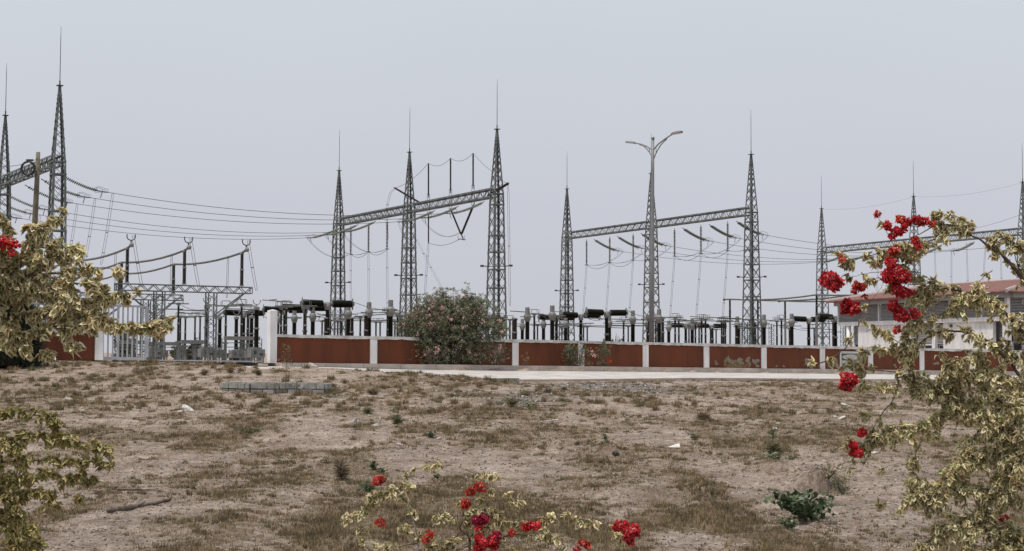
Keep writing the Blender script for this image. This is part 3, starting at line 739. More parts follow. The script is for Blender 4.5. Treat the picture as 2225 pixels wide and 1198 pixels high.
mb.bar(vtip-BX*.25-Z3*.5, vtip+BX*.5-Z3*.5, .05); tag(mb.obj('clamp_yoke', M['darkfit']), 'clamp yoke at the tip of the hanging V insulators', 'clamp')
e0 = P(858, 409, 139); longrod(P(911, 440, onbeam(915).y), e0, .10, 'slanting brown insulator leaning left off the middle central tower')
e3 = P(1104, 399, 124.5); longrod(P(1062, 424, 127.5), e3, .12, 'slanting brown insulator leaning right past the right central tower')
wire([e0]+cat(e0, tops[0], .35, 10)+cat(tops[0], tops[1], .45, 10)+cat(tops[1], tops[2], .45, 10)+cat(tops[2], P(1068, 372, 127), .1, 5), .018, 'wire draped over the tops of the three standing insulators', 'jumper_wire')
wire(cat(P(1068, 372, 127), e3, .15, 8), .018, 'short wire from the right central tower to its slanting insulator tip', 'jumper_wire')
twin(cat(e3, Vector((e3.x+.2, e3.y+1.5, 4.5)), .1, 10), 'long twin dropper along the right side of the right central tower', sp=(.5,))
twin([e0, P(848, 420, 139), P(842, 445, 139), P(840, 480, 140), P(843, 520, 141)], 'twin dropper bending down left of the middle central tower', sp=(.5,))
b31 = P(931, 528, p); wire(cat(b31, vtip-Z3*.4, .4, 10), .02, 'low swag wire from the hanging rod to the V insulators', 'jumper_wire')
twin(cat(b31, P(923, 640, 138), .05, 8), 'straight twin dropper left of the oleander top', sp=(.3, .7))
twin(cat(P(905, 520, 136), P(968, 640, 133), .1, 8), 'diagonal twin wire slanting down into the oleander', sp=(.25, .6))

# ---- tubular buses
def pole_prof(L, r, seg=.075):
    n = int(L/seg); pr = [(r*.7, 0)]
    for k in range(n): z = L*(k+.5)/n; pr += [(r, z), (r*.74, z+.5*L/n)]
    pr.append((r*.7, L)); return pr
def ribbed(mb, L, r, o=(0, 0, 0), ax=(0, 0, 1), n=9): mb.lathe(pole_prof(L, r), o, ax, n)
def tube_bus(pts, r, label, horn=True):
    t = thing('tube_bus', label, 'busbar', pts[0], group='rigid tube buses')
    o = pts[0]; pp = []
    for i in range(len(pts)-1): pp += cat(pts[i]-o, pts[i+1]-o, .24 if (pts[i]-pts[i+1]).length > 3 else 0, 6)[:(-1 if i < len(pts)-2 else None)]
    mb = MB(); mb.tube(pp, r, 8); mb.obj('tube', M['alu'], t, True)
    mb = MB(); d = (pts[0]-pts[1]).normalized(); mb.lathe([(.05, 0), (.13, .03), (.16, .12), (.13, .21), (.05, .24)], (0, 0, 0), d, 8); mb.obj('end_ball', M['tank'], t, True)
    if horn:
        mb = MB(); mb.tube([Z3*.1, Z3*.3], .05, 5)
        for s in (-1, 1): mb.tube([Z3*.3, BX*(.18*s)+Z3*.36, BX*(.26*s)+Z3*.5, BX*(.25*s)+Z3*.68], .035, 5)
        mb.obj('horn_clamp', M['darkfit'], t)
    return t
ZT = 6.8
FB = []                                    # support frames
D1 = 97.0
def trackp(u, D, v=600): d = rgt*((u-CX)/FPX)+upv*((CY-v)/FPX)+fwd; return Vector((d.x/d.y*D, D, 0))
base1 = trackp(526, 97.0, 545)
ph1 = [base1, base1-BX*3.78, base1-BX*7.4]
for i, (w, bp_) in enumerate(zip(('nearest', 'middle', 'farthest'), ph1)):
    w = ('right-hand', 'middle', 'left-hand')[i]
    pts = [bp_-GX*.75+Z3*(ZT+.12), bp_+Z3*ZT, bp_+GX*14+Z3*ZT, bp_+GX*28+Z3*ZT, bp_+GX*38+Z3*ZT]
    tube_bus(pts, .075, f'{w} of three long grey bus tubes rising over the open gateway')
    for f in (0, 14, 28):
        q = bp_+GX*f; t = thing('post_insulator', f'tall dark insulator under the {w} bus tube on the {("nearest","second","farthest")[f//14]} lattice frame', 'insulator', q+Z3*4.72, group='post insulators under the bus tubes')
        mb = MB(); ribbed(mb, .95, .125); ribbed(mb, .95, .115, (0, 0, 1.03)); mb.split('ribbed_column', M['porc'], t)
        mb = MB(); mb.lathe([(.08, .93), (.13, .95), (.13, 1.03), (.08, 1.05)], n=8); mb.lathe([(.09, 1.96), (.12, 1.98), (.12, 2.06), (.05, 2.12)], n=8); mb.lathe([(.15, -.06), (.15, 0)], n=8); mb.split('flange', M['tank'], t)
    twin(cat(bp_-GX*.75+Z3*(ZT+.75)+BX*.12, bp_-GX*.7+BX*.75+Z3*4.35, .12, 8), f'twin dropper falling from the end of the {w} bus tube', sp=(.55,))
    twin(cat(bp_+GX*2.6+Z3*(ZT-.05), bp_+GX*3+BX*.1+Z3*4.0, .0, 8)[:], f'wavy twin wire hanging under the {w} bus tube', gap=.1)
def support_frame(o, label):
    t = thing('bus_gantry', label, 'gantry', o, group='lattice gantries carrying the bus tubes')
    x0, x1, zt, zb = -8.1, .65, 4.74, 4.34
    for j in (zt, zb):
        for s in (-.2, .2): mb = MB(); mb.bar(BX*x0+GX*s+Z3*j, BX*x1+GX*s+Z3*j, .065); mb.obj('chord', M['steel'], t)
    br = MB(); n = 22; st = (x1-x0)/n
    for k in range(n):
        a, b = (zb, zt) if k % 2 else (zt, zb)
        for s in (-.2, .2): br.bar(BX*(x0+k*st)+GX*s+Z3*a, BX*(x0+(k+1)*st)+GX*s+Z3*b, .04)
        br.bar(BX*(x0+k*st)-GX*.2+Z3*zt, BX*(x0+k*st)+GX*.2+Z3*zt, .04)
    for x in (x0, x1):
        for s in (-.2, .2): br.bar(BX*x+GX*s+Z3*zb, BX*x+GX*s+Z3*zt, .05)
    br.stuff('bracing', M['steeld'], t)
    for xc in (-5.35, -2.0):
        mb = MB(); hw = .27
        for i in (-1, 1):
            for j in (-1, 1): mb.bar(BX*(xc+hw*i)+GX*(hw*j)-Z3*.1, BX*(xc+hw*i)+GX*(hw*j)+Z3*zb, .075)
        z = 0; 
        while z < zb-.3:
            for (i, j, k, l) in ((-1, -1, 1, -1), (1, -1, 1, 1), (1, 1, -1, 1), (-1, 1, -1, -1)):
                mb.bar(BX*(xc+hw*i)+GX*(hw*j)+Z3*z, BX*(xc+hw*k)+GX*(hw*l)+Z3*(z+.42), .035); mb.bar(BX*(xc+hw*k)+GX*(hw*l)+Z3*(z+.42), BX*(xc+hw*i)+GX*(hw*j)+Z3*(z+.84), .035)
            z += .84
        mb.stuff('lattice_leg', M['steel'], t)
        mb = MB(); s = -1 if xc < -4 else 1; mb.bar(BX*(xc+.25*s)+Z3*2.7, BX*(xc+2.2*s)+Z3*zb, .07); mb.bar(BX*(xc+.25*s)+Z3*2.9+GX*.2, BX*(xc+2.2*s)+Z3*zb+GX*.2, .07); mb.split('brace', M['steel'], t)
for i, f in enumerate((0, 14, 28)): support_frame(base1+GX*f+Z3*-.15, f'{("nearest and tallest looking","second","farthest")[i]} lattice frame carrying bus tubes behind the gateway')
# right-hand bus group
rb = [trackp(1586, 163, 650), trackp(1700, 163, 652)]; 
pr0 = trackp(1586, 166, 650); pts_all = [(pr0, 'left-hand'), (pr0+BX*3.9, 'middle'), (pr0+BX*7.8, 'right-hand')]
for bp_, w in pts_all:
    tube_bus([bp_+GX*.9+Z3*6.75, bp_+Z3*6.75, bp_-GX*14+Z3*6.75, bp_-GX*28+Z3*6.75, bp_-GX*37+Z3*6.75], .085, f'{w} of three long bus tubes passing behind the tower left of the building', False)
    for f in (0, 14, 28):
        q = bp_-GX*f; t = thing('post_insulator', f'tall dark insulator under the {w} far bus tube, {("first","second","third")[f//14]} from its left end', 'insulator', q+Z3*4.6, group='post insulators under the bus tubes')
        mb = MB(); ribbed(mb, 1.0, .13); ribbed(mb, 1.0, .12, (0, 0, 1.06)); mb.split('ribbed_column', M['porc'], t)
        mb = MB(); mb.lathe([(.08, .98), (.14, 1.0), (.14, 1.06), (.08, 1.08)], n=8); mb.bar((0, 0, -4.8), (0, 0, 0), .2); mb.obj('steel_post', M['tank'], t)

# ---- equipment archetypes
def mk_ct():
    t = thing('current_transformer', 'x', 'transformer', group='grey-headed current transformers')
    mb = MB(); ribbed(mb, 2.45, .225, (0, 0, 1.35), n=10); mb.obj('ribbed_insulator', M['porc'], t)
    mb = MB(); mb.lathe([(.2, 3.78), (.23, 3.85), (.32, 4.10), (.34, 4.28), (.31, 4.42), (.22, 4.56)], n=12); mb.obj('tank_head', M['tank'], t, True)
    mb = MB(); pr = [(.205, 4.5)]
    for k in range(7): pr += [(.215, 4.54+k*.08), (.195, 4.58+k*.08)]
    pr += [(.2, 5.1), (.19, 5.12)]; mb.lathe(pr, n=12); mb.obj('expansion_cap', M['tank'], t)
    mb = MB(); mb.box((0, 0, 1.1), (.7, .7, .5)); mb.bar((-.25, 0, -.4), (-.25, 0, .85), .14); mb.bar((.25, 0, -.4), (.25, 0, .85), .14); mb.obj('pedestal', M['steel'], t)
    mb = MB()
    for s in (-1, 1): mb.tube([BX*(.35*s)+Z3*4.25, BX*(.75*s)+Z3*4.25], .05, 6)
    mb.split('terminal', M['alu'], t); return t
def mk_post(r, nm, grp, col='porc', cage=True):
    t = thing(nm, 'x', 'insulator', group=grp)
    mb = MB(); ribbed(mb, 1.15, r*1.05, (0, 0, 1.5)); ribbed(mb, 1.15, r*.95, (0, 0, 2.75)); mb.split('ribbed_column', M[col], t)
    mb = MB(); mb.lathe([(r*.7, 2.62), (r*1.15, 2.66), (r*1.15, 2.73), (r*.7, 2.77)], n=8); mb.lathe([(r*.8, 3.88), (r*1.1, 3.9), (r*1.1, 3.96), (r*.6, 4.0)], n=8); mb.split('flange', M['tank'], t)
    mb = MB(); mb.bar((0, 0, -.5), (0, 0, 1.5), .2); mb.box((0, 0, 1.42), (.4, .4, .1)); mb.split('steel_post', M['steel'], t)
    if cage:
        mb = MB(); mb.box((0, 0, 4.08), (.34, .2, .16), (BX, GX, Z3))
        for s in (-.16, .16):
            g = GX*s; q = [BX*-.35+Z3*4.05, BX*-.38+Z3*4.4, BX*-.3+Z3*4.46, BX*.3+Z3*4.46, BX*.38+Z3*4.4, BX*.35+Z3*4.05]
            mb.tube([g+x for x in q], .022, 4, cap=False)
        mb.tube([BX*-.9+Z3*4.08, BX*.9+Z3*4.1], .045, 6); mb.stuff('contact_head', M['alu'], t)
    return t
def mk_breaker():
    t = thing('circuit_breaker', 'x', 'breaker', group='T-shaped circuit breakers')
    mb = MB(); ribbed(mb, 1.45, .20, (0, 0, 1.2), n=10); ribbed(mb, 1.45, .19, (0, 0, 2.8), n=10); mb.split('support_insulator', M['porc'], t)
    mb = MB(); mb.lathe([(.14, 2.62), (.24, 2.66), (.24, 2.78), (.14, 2.82)], n=10); mb.lathe([(.15, 4.24), (.24, 4.3), (.27, 4.5), (.22, 4.75), (.1, 4.85)], n=10); mb.tube([BX*-.45+Z3*4.72, BX*.45+Z3*4.72], .17, 9); mb.split('gear_head', M['tank'], t, True)
    for s in (-1, 1):
        mb = MB(); ribbed(mb, 1.75, .30, BX*(.45*s)+Z3*4.74, BX*s+Z3*.02, 11); mb.obj('interrupter', M['porc'], t)
        mb = MB(); c = BX*(2.28*s)+Z3*4.76; mb.tube([BX*(2.15*s)+Z3*4.76, BX*(2.4*s)+Z3*4.76], .15, 8); ring = [c+(GX*.30+BX*.30).normalized()*(.0)+GX*(math.cos(a)*.36)+Z3*(math.sin(a)*.46)+BX*(.12*math.cos(a)) for a in np.linspace(0, 2*math.pi, 17)]
        mb.tube(ring, .035, 5, cap=False); mb.tube([c-Z3*.44, c+Z3*.44], .02, 4); mb.obj('corona_ring', M['alu'], t)
    mb = MB(); mb.box((0, 0, .95), (.8, .5, .5)); 
    for s in (-.3, .3): mb.bar((s, 0, -.4), (s, 0, .7), .12)
    mb.obj('pedestal', M['steel'], t); return t
def mk_cvt():
    t = thing('voltage_transformer', 'x', 'transformer', group='tank-based voltage transformers')
    mb = MB(); mb.box((0, 0, .78), (.95, .75, .62), (BX, GX, Z3)); mb.box((0, 0, 1.15), (.6, .5, .16), (BX, GX, Z3)); mb.obj('tank', M['tank'], t)
    mb = MB()
    for (x, z, w, h) in ((-.2, .85, .18, .26), (.22, .72, .22, .16)): mb.box(-GX*.385+BX*x+Z3*z, (w, .02, h), (BX, GX, Z3))
    mb.split('cabinet_door', M['darkfit'], t)
    mb = MB(); 
    for x in (-.38, .38):
        for y in (-.28, .28): mb.bar(BX*x+GX*y-Z3*.3, BX*x+GX*y+Z3*.47, .08)
    mb.obj('stand', M['steel'], t)
    mb = MB(); ribbed(mb, 1.35, .17, (0, 0, 1.25), n=10); ribbed(mb, 1.35, .16, (0, 0, 2.7), n=10); mb.split('ribbed_insulator', M['porc'], t)
    mb = MB(); mb.lathe([(.12, 2.56), (.2, 2.6), (.2, 2.68), (.12, 2.72)], n=10); mb.lathe([(.14, 4.02), (.2, 4.06), (.2, 4.25), (.1, 4.3)], n=10)
    mb.tube([Z3*4.28, Z3*4.45], .04, 5)
    for s in (-1, 1): mb.tube([Z3*4.45, BX*(.16*s)+Z3*4.5, BX*(.24*s)+Z3*4.65, BX*(.24*s)+Z3*4.8], .03, 5)
    mb.obj('horn_clamp', M['tank'], t); return t
def place_all(proto, lst, kind, desc, ztop, zref, sx=1.0):
    """lst: (u, v_top) or (u, v_top, D); ztop metres of the prototype top above its base."""
    used = False
    for it in sorted(lst):
        u, v = it[0], it[1]; D = it[2] if len(it) > 2 else (zref)*FPX/(hor(u)-v)
        p = P(u, v, D); sc = (p.z-GZ)/ztop; lab = seq_label(kind, desc, u); loc = Vector((p.x, p.y, GZ))
        if not used: o = proto; o.location = loc; o['label'] = lab; used = True
        else: o = dup(proto, lab, loc)
        o.scale = (sx, sx, sc)
place_all(mk_ct(), [(603, 676), (640, 672), (680, 668), (757, 661), (802, 657), (849, 652), (1135, 693), (1146, 668), (1181, 688), (1200, 664), (1229, 687), (1324, 685), (1375, 675), (1408, 686), (1432, 672), (1453, 697), (1504, 692), (1602, 688), (1635, 690), (1660, 684), (1720, 682), (950, 672), (905, 660), (1010, 668)], 'ct', 'grey-headed dark transformer column', 5.12, 4.85)
place_all(mk_breaker(), [(712, 655, 127), (663, 664, 141), (619, 669, 153), (1318, 675, 145), (1262, 681, 156), (1209, 686, 168), (1545, 705, 190), (1757, 690, 165), (1815, 685, 150), (530, 676, 165), (1490, 704, 190), (1060, 690, 175)], 'cb', 'T-shaped breaker with thick horizontal arms', 4.95, 4.8)
place_all(mk_cvt(), [(450, 648, 100), (558, 652, 98.5), (337.5, 646, 103)], 'cvt', 'tall voltage transformer with horned clamp', 4.8, 4.8)
ct2 = mk_cvt(); 
place_all(ct2, [(478, 676, 121), (514, 676, 118), (547, 674, 115), (352, 672, 124)], 'cvt2', 'smaller voltage transformer on a grey cabinet', 4.8, 4.8)
thin = [(388, 663, 128), (392, 690, 136), (403, 692, 138), (424, 690, 150), (435, 690, 150), (491, 668, 122), (538, 680, 140), (525, 665, 120), (540, 690, 150), (470, 690, 150),
        (611, 670), (622, 668), (664, 668), (743, 697), (734, 700), (783, 692), (817, 702), (826, 702), (842, 682), (858, 701), (864, 687), (873, 690), (700, 700), (718, 698),
        (1108, 697), (1161, 685), (1168, 709), (1210, 689), (1221, 712), (1268, 712), (1276, 712), (1355, 700), (1365, 711), (1410, 696), (1425, 700), (1467, 693), (1475, 697), (1497, 710), (1511, 703), (1519, 706), (1524.5, 695), (1533, 696), (1556, 718), (1568, 700), (1572, 702), (1576, 699), (1607, 712), (1630, 698), (1655, 708), (1688, 700), (1698, 696), (1707, 713), (1715, 716), (1769, 715), (1810, 700), (896, 690), (925, 695), (940, 700), (975, 690), (1035, 695), (1085, 692)]
place_all(mk_post(.105, 'disconnector_post', 'thin disconnector posts', 'porc'), thin, 'thin', 'thin dark insulator post', 4.0, 3.85)
place_all(mk_post(.17, 'support_insulator', 'thick support insulators', 'comp', False), [(1120, 691, 140), (1115.5, 690, 160), (1060, 690, 150), (708, 690, 125), (1548, 712, 175), (765, 690, 130), (1600, 705, 160), (1440, 690, 150), (1640, 700, 150), (795, 684, 122)], 'thick', 'thicker brown support insulator', 4.0, 4.0)
# horizontal tubes and wires between the equipment
hb = [(585, 652, 602, 651, 140), (570, 652, 640, 656, 138), (600, 689, 660, 689, 160), (665, 690, 720, 684, 150), (690, 683, 760, 684, 140), (722, 691, 800, 693, 140), (724, 697, 880, 695, 146), (770, 688, 880, 679, 128), (800, 673, 870, 672, 122), (790, 699, 870, 693, 150),
      (1108, 676, 1155, 678, 140), (1110, 704, 1300, 704, 168), (1200, 708, 1440, 706, 170), (1165, 705, 1400, 711, 178), (1240, 703, 1300, 702, 150), (1280, 692, 1430, 694, 150), (1330, 707, 1430, 707, 160), (1330, 703, 1450, 701, 160), (1400, 690, 1500, 688, 140), (1430, 700, 1560, 695, 146), (1430, 707, 1560, 701, 152), (1500, 688, 1640, 691, 140), (1480, 696, 1640, 697, 146), (1560, 692, 1680, 694, 150), (1600, 714, 1700, 712, 175), (1640, 694, 1705, 697, 150), (1680, 708, 1760, 708, 170), (1760, 705, 1840, 702, 160), (1740, 713, 1840, 716, 180), (1780, 722, 1842, 721, 178),
      (330, 672, 400, 671, 130), (388, 674, 450, 675, 128), (388, 680, 450, 682, 128), (455, 662, 495, 665, 122), (480, 664, 560, 664, 121), (495, 671, 560, 672, 121), (885, 680, 1110, 684, 140), (880, 700, 1100, 704, 160)]
for (u1, v1, u2, v2, D) in hb:
    a = P(u1, v1, D); b = P(u2, v2, D); b = a+BX*((b-a).length)+Z3*(b.z-a.z); mb = MB(); mb.tube([a, b], .05, 6)
    tag(mb.obj('busbar_tube', M['alu'], None, True), seq_label('hb', 'short horizontal grey tube linking the equipment', u1), 'busbar', 'horizontal link tubes')
for (u1, v1, u2, v2, D1_, D2_, s) in ((763, 655, 800, 668, 127, 124, .0), (800, 668, 860, 672, 124, 122, .1), (663, 668, 720, 686, 140, 140, .2), (1362, 674, 1400, 688, 145, 145, .1), (1265, 684, 1310, 694, 150, 150, .3), (1300, 690, 1350, 700, 150, 150, .1), (1170, 680, 1205, 700, 160, 160, .1), (1720, 712, 1755, 718, 160, 160, .1), (395, 664, 450, 672, 128, 105, .2), (520, 640, 535, 662, 100, 121, .3), (575, 688, 603, 686, 150, 150, .3), (1690, 705, 1720, 690, 160, 157, .4)):
    wire(cat(P(u1, v1, D1_), P(u2, v2, D2_), s, 8), .025, seq_label('lw', 'slack black wire between pieces of equipment', u1), 'link_wire', 'slack link wires')
# trussed steel platforms and fence-like rails behind the gateway
def platform(u0, u1, v, D, label, dz=.28):
    a = P(u0, v, D); L = px(D)*(u1-u0)/.87; t = thing('equipment_platform', label, 'frame', Vector((a.x, a.y, GZ+.1)), group='steel stands behind the gateway')
    z = a.z-GZ-.1; mb = MB(); mb.bar(Z3*z, BX*L+Z3*z, .25, dz); mb.obj('cross_beam', M['tank'], t)
    n = max(2, int(L/1.6)); mb = MB()
    for k in range(n+1):
        x = L*k/n
        for dx in (-.16, .16):
            mb.bar(BX*(x+dx)-Z3*.3, BX*(x+dx)+Z3*z, .06)
        for zz in np.arange(.05, z-.3, .36): mb.bar(BX*(x-.16)+Z3*zz, BX*(x+.16)+Z3*(zz+.18), .035); mb.bar(BX*(x+.16)+Z3*(zz+.18), BX*(x-.16)+Z3*(zz+.36), .035)
    mb.stuff('lattice_leg', M['steel'], t)
    mb = MB()
    for zz in (z*.35, z*.62, z*.8): mb.bar(Z3*zz, BX*L+Z3*zz, .05)
    mb.split('rail', M['steel'], t)
platform(393, 446, 743, 118, 'low steel stand with grey cross beam right of the double lattice legs')
platform(487, 558, 735, 112, 'steel stand with grey cross beam beside the tall gate pillar')
platform(325, 378, 747, 120, 'low steel stand behind the open gateway left of the lattice legs')
platform(255, 312, 744, 118, 'steel stand seen through the bars of the sliding gate')
platform(540, 556, 757, 105, 'narrow steel stand next to the tall gate pillar', .1)
platform(462, 480, 757, 108, 'narrow steel stand between the grey cabinets', .1)
# slim lattice structures seen through the right-hand bays
for (u, v0, D) in ((1676, 704, 170), (1612, 700, 165), (1624, 700, 168), (1832, 704, 165)):
    p = P(u, v0, D); t = thing('lattice_post', seq_label('lp', 'small lattice post among the equipment', u), 'post', Vector((p.x, p.y, GZ)), group='small lattice posts'); h = p.z-GZ; mb = MB(); br = MB()
    for i in (-1, 1):
        for j in (-1, 1): mb.bar(BX*(.2*i)+GX*(.2*j)-Z3*.3, BX*(.2*i)+GX*(.2*j)+Z3*h, .05)
    for zz in np.arange(0, h-.4, .5):
        for j in (-.2, .2): br.bar(BX*-.2+GX*j+Z3*zz, BX*.2+GX*j+Z3*(zz+.25), .035); br.bar(BX*.2+GX*j+Z3*(zz+.25), BX*-.2+GX*j+Z3*(zz+.5), .035)
    mb.split('corner_bar', M['steel'], t); br.stuff('bracing', M['steeld'], t)

# ================================================================ street lamp, wooden pole
D = 87.0
lp = thing('street_lamp', 'tall grey double-armed street lamp standing behind the red wall', 'street lamp', P(1415.5, 780, D)); o0 = lp.location.copy(); o0.z = -.35; lp.location = o0
def L_(u, v, d=0): return P(u, v, D+d)-o0
pb = L_(1415.8, 790); pt_ = L_(1419, 303)
mb = MB(); mb.tube([pb, L_(1417.2, 560), L_(1418.4, 380), pt_], [.145, .125, .085, .07], 12); mb.obj('pole', M['lampg'], lp, True)
mb = MB(); mb.lathe([(.085, 0), (.095, .03), (.095, .1), (.03, .14)], pt_, Z3, 10); mb.obj('pole_cap', M['lampg'], lp)
def arc(p, n=10):
    p = [Vector(x) for x in p]; r = []
    for i in range(len(p)-1):
        a = p[max(i-1, 0)]; b = p[i]; c = p[i+1]; d = p[min(i+2, len(p)-1)]
        for k in range(n if i < len(p)-2 else n+1):
            t = k/n; r.append(.5*((2*b)+(c-a)*t+(2*a-5*b+4*c-d)*t*t+(3*b-a-3*c+d)*t**3))
    return r
def curve2(p, n=10):
    p = [Vector(x) for x in p]; r = []
    for i in range(len(p)-1):
        a = p[max(i-1, 0)]; b = p[i]; c = p[i+1]; d = p[min(i+2, len(p)-1)]
        for k in range(n if i < len(p)-2 else n+1):
            t = k/n; r.append(.5*((2*b)+(c-a)*t+(2*a-5*b+4*c-d)*(t*t)+(3*b-a-3*c+d)*(t**3)))
    return r
mb = MB(); mb.tube(curve2([L_(1418, 326), L_(1404, 318, .5), L_(1390, 313, 1), L_(1377, 311.5, 1.6)], 6), .042, 6); mb.obj('lamp_arm', M['lampg'], lp, True)
mb = MB(); mb.tube(curve2([L_(1417, 344), L_(1411, 331, .3), L_(1400, 319, .6), L_(1390, 314.5, 1)], 6), .035, 6); mb.tube([L_(1411.5, 322, .3), L_(1411.5, 330, .3)], .02, 5); mb.obj('arm_brace', M['lampg'], lp, True)
mb = MB(); mb.tube(curve2([L_(1420, 326), L_(1430, 314, -.5), L_(1444, 303, -1), L_(1462, 291, -1.7)], 6), .042, 6); mb.obj('lamp_arm', M['lampg'], lp, True)
mb = MB(); mb.tube(curve2([L_(1421, 345), L_(1427, 330, -.3), L_(1437, 314, -.6), L_(1449, 302, -1)], 6), .035, 6); mb.tube([L_(1425.5, 321, -.3), L_(1425.5, 332, -.3)], .02, 5); mb.obj('arm_brace', M['lampg'], lp, True)
def head(a, b, w, h, tilt):
    ax = (b-a).normalized(); sd2 = ax.cross(Z3).normalized(); up = sd2.cross(ax).normalized(); mb = MB(); Lh = (b-a).length
    pr = [(0, .35), (.12, .7), (.3, 1.0), (.85, 1.0), (1.0, .7)]; vs = []
    for s, k in pr:
        c = a+ax*(Lh*s)
        for (x, z) in ((-1, 0), (1, 0), (.8, 1), (-.8, 1)): vs.append(c+sd2*(w/2*k*x)+up*(h*z*(.6+.4*k)))
    fs = []
    for i in range(4):
        for j in range(4): fs.append((i*4+j, (i+1)*4+j, (i+1)*4+(j+1) % 4, i*4+(j+1) % 4))
    fs += [(0, 1, 2, 3), (19, 18, 17, 16)]; mb.add(vs, fs); hd = mb.obj('lamp_head', M['lampg'], lp)
    mb = MB(); c = a+ax*(Lh*.62)-up*.012; mb.box(c, (Lh*.5, w*.72, .02), (ax, sd2, up)); mb.obj('diffuser', M['led'], hd)
head(L_(1380, 311.5, 1.5), L_(1361, 310.5, 2.1), .30, .09, 0); head(L_(1459, 293, -1.6), L_(1481, 288, -2.3), .34, .10, 0)
# wooden pole with coil
D = 76.0; wp = thing('wooden_pole', 'weathered leaning wooden pole at the left in front of the nearest gantry', 'pole', P(70, 781, D)); o1 = wp.location.copy()
mb = MB(); mb.tube([P(69, 800, D)-o1, P(73, 560, D)-o1, P(76.5, 470, D)-o1, P(80, 400, D)-o1, P(83, 331, D)-o1], [.17, .15, .14, .125, .10], 10); mb.obj('shaft', M['wood'], wp, True)
c = P(61.5, 366, D-.2); ring = thing('cable_coil', 'black cable coil hanging on the wooden pole', 'cable', c)
for k, rr in enumerate((.335, .31, .325)):
    mb = MB(); mb.tube([rgt*(math.cos(a)*rr+.01*math.sin(3*a+k))+Vector((0, -.03*k, 0))+Z3*(math.sin(a)*rr*1.04) for a in np.linspace(0, 2*math.pi, 33)], .042, 6, cap=False); mb.obj('cable_turn', M['rubber'], ring, True)
wire(cat(P(83, 345, D-.1), P(-40, 356, D-6), .25, 10), .014, 'thin black cable running left from the top of the wooden pole', 'service_cable', None)
mb = MB(); mb.lathe([(.02, 0), (.05, .05), (.05, .35), (.02, .4)], P(56, 348, D-.5), BX+Z3*.05, 6); tag(mb.obj('cable_clamp', M['rubber']), 'dark dead-end clamp on the cable left of the wooden pole', 'clamp')
wire([P(76, 372, D-.15), P(80, 385, D-.2), P(82.5, 400, D-.2), P(80.5, 440, D-.2), P(78, 470, D-.2)], .015, 'black cable running down the wooden pole', 'service_cable', None)

# ================================================================ building
cor = trackp(2189, 113, 700); lef = trackp(1811, 133.5, 700)
fx = (lef-cor).normalized(); LF = (lef-cor).length; fy = Vector((fx.y, -fx.x, 0))
if fy.y < 0: fy = -fy
GB = -.62; bl = thing('tiled_building', 'white single-storey building with louvred clerestory and red tiled hip roof', 'building', Vector((cor.x, cor.y, GB)))
def BB(mb, x0, x1, y0, y1, z0, z1, m=0): mb.box(fx*((x0+x1)/2)+fy*((y0+y1)/2)+Z3*((z0+z1)/2), (abs(x1-x0), abs(y1-y0), z1-z0), (fx, fy, Z3), m)
zE = 5.95; WD = 13.0; LW = LF-1.0
def bp2(name, m, *boxes):
    mb = MB()
    for b in boxes: BB(mb, *b)
    return mb.obj(name, M[m], bl)
ucol = lambda u: (lambda k: ((k*cor.y-cor.x)/(fx.x-k*fx.y)))((rgt*((u-CX)/FPX)+upv*((CY-700)/FPX)+fwd).x/(rgt*((u-CX)/FPX)+upv*((CY-700)/FPX)+fwd).y)
zB, zC = 3.70, 4.02      # white ring beam
bp2('ring_beam', 'white', (-.05, LW+.1, -.12, .5, zB, zC))
bp2('ring_beam', 'white', (-.05, .5, .5, WD, zB, zC-.003))
bp2('fascia', 'fascia', (-.25, LW+.3, -.45, .2, zE-.52, zE-.14), (-.45, .2, .201, WD+.3, zE-.521, zE-.141))
def louvre(x0, x1, z0, z1, y=.12, rec=.1):
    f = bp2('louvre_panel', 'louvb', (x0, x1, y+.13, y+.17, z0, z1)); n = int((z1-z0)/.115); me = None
    for k in range(n):
        mb = MB(); z = z0+.06+k*(z1-z0-.05)/n; mb.box(fx*((x0+x1)/2)+fy*(y+.03)+Z3*z, (x1-x0, .10, .045), (fx, (fy+Z3*-.6).normalized(), (Z3+fy*.6).normalized())); mb.obj('slat', M['louv'], f)
# front clerestory divided by white mullions
xs2 = [0.05]+[ucol(u) for u in (2184, 2132, 2062, 1990, 1908, 1820)]
for i in range(len(xs2)-1): louvre(xs2[i]+.06, xs2[i+1]-.06, zC, zE-.52)
for x in xs2: bp2('mullion', 'white', (x-.055, x+.055, .02, .2, zC, zE-.52))
# side clerestory (right side)
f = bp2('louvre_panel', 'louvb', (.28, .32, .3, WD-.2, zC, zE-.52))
for k in range(12):
    mb = MB(); z = zC+.06+k*.115; BB(mb, .12, .2, .3, WD-.2, z, z+.045); mb.obj('slat', M['louv'], f)
for y in np.linspace(.25, WD-.3, 6): bp2('mullion', 'white', (.02, .2, y-.05, y+.05, zC, zE-.52))
U = ucol
def wallseg(ua, ub, z0=-.3, z1=zB, y0=.05, y1=.35, m='white'): return bp2('wall', m, (U(ub), U(ua), y0, y1, z0, z1))
wallseg(2156, 2048); wallseg(1979, 1863); wallseg(2023, 1979, -.3, 1.55, .12, .3); wallseg(2030, 2023)
bp2('wall', 'white', (.05, .35, 1.6, WD, -.3, zB))                        # right side
bp2('wall', 'white', (LW-.35, LW-.05, 1.4, WD, -.3, zB)); bp2('wall', 'white', (.05, LW-.05, WD, WD+.3, -.3, zE-.5))
bp2('floor', 'conc', (-.4, LW+.4, -.4, WD+.4, -.32, -.05))
wallseg(2178, 2156, -.3, .1, 1.2, 1.4); bp2('corner_pillar', 'white', (-.02, .45, -.1, .35, -.3, zB))
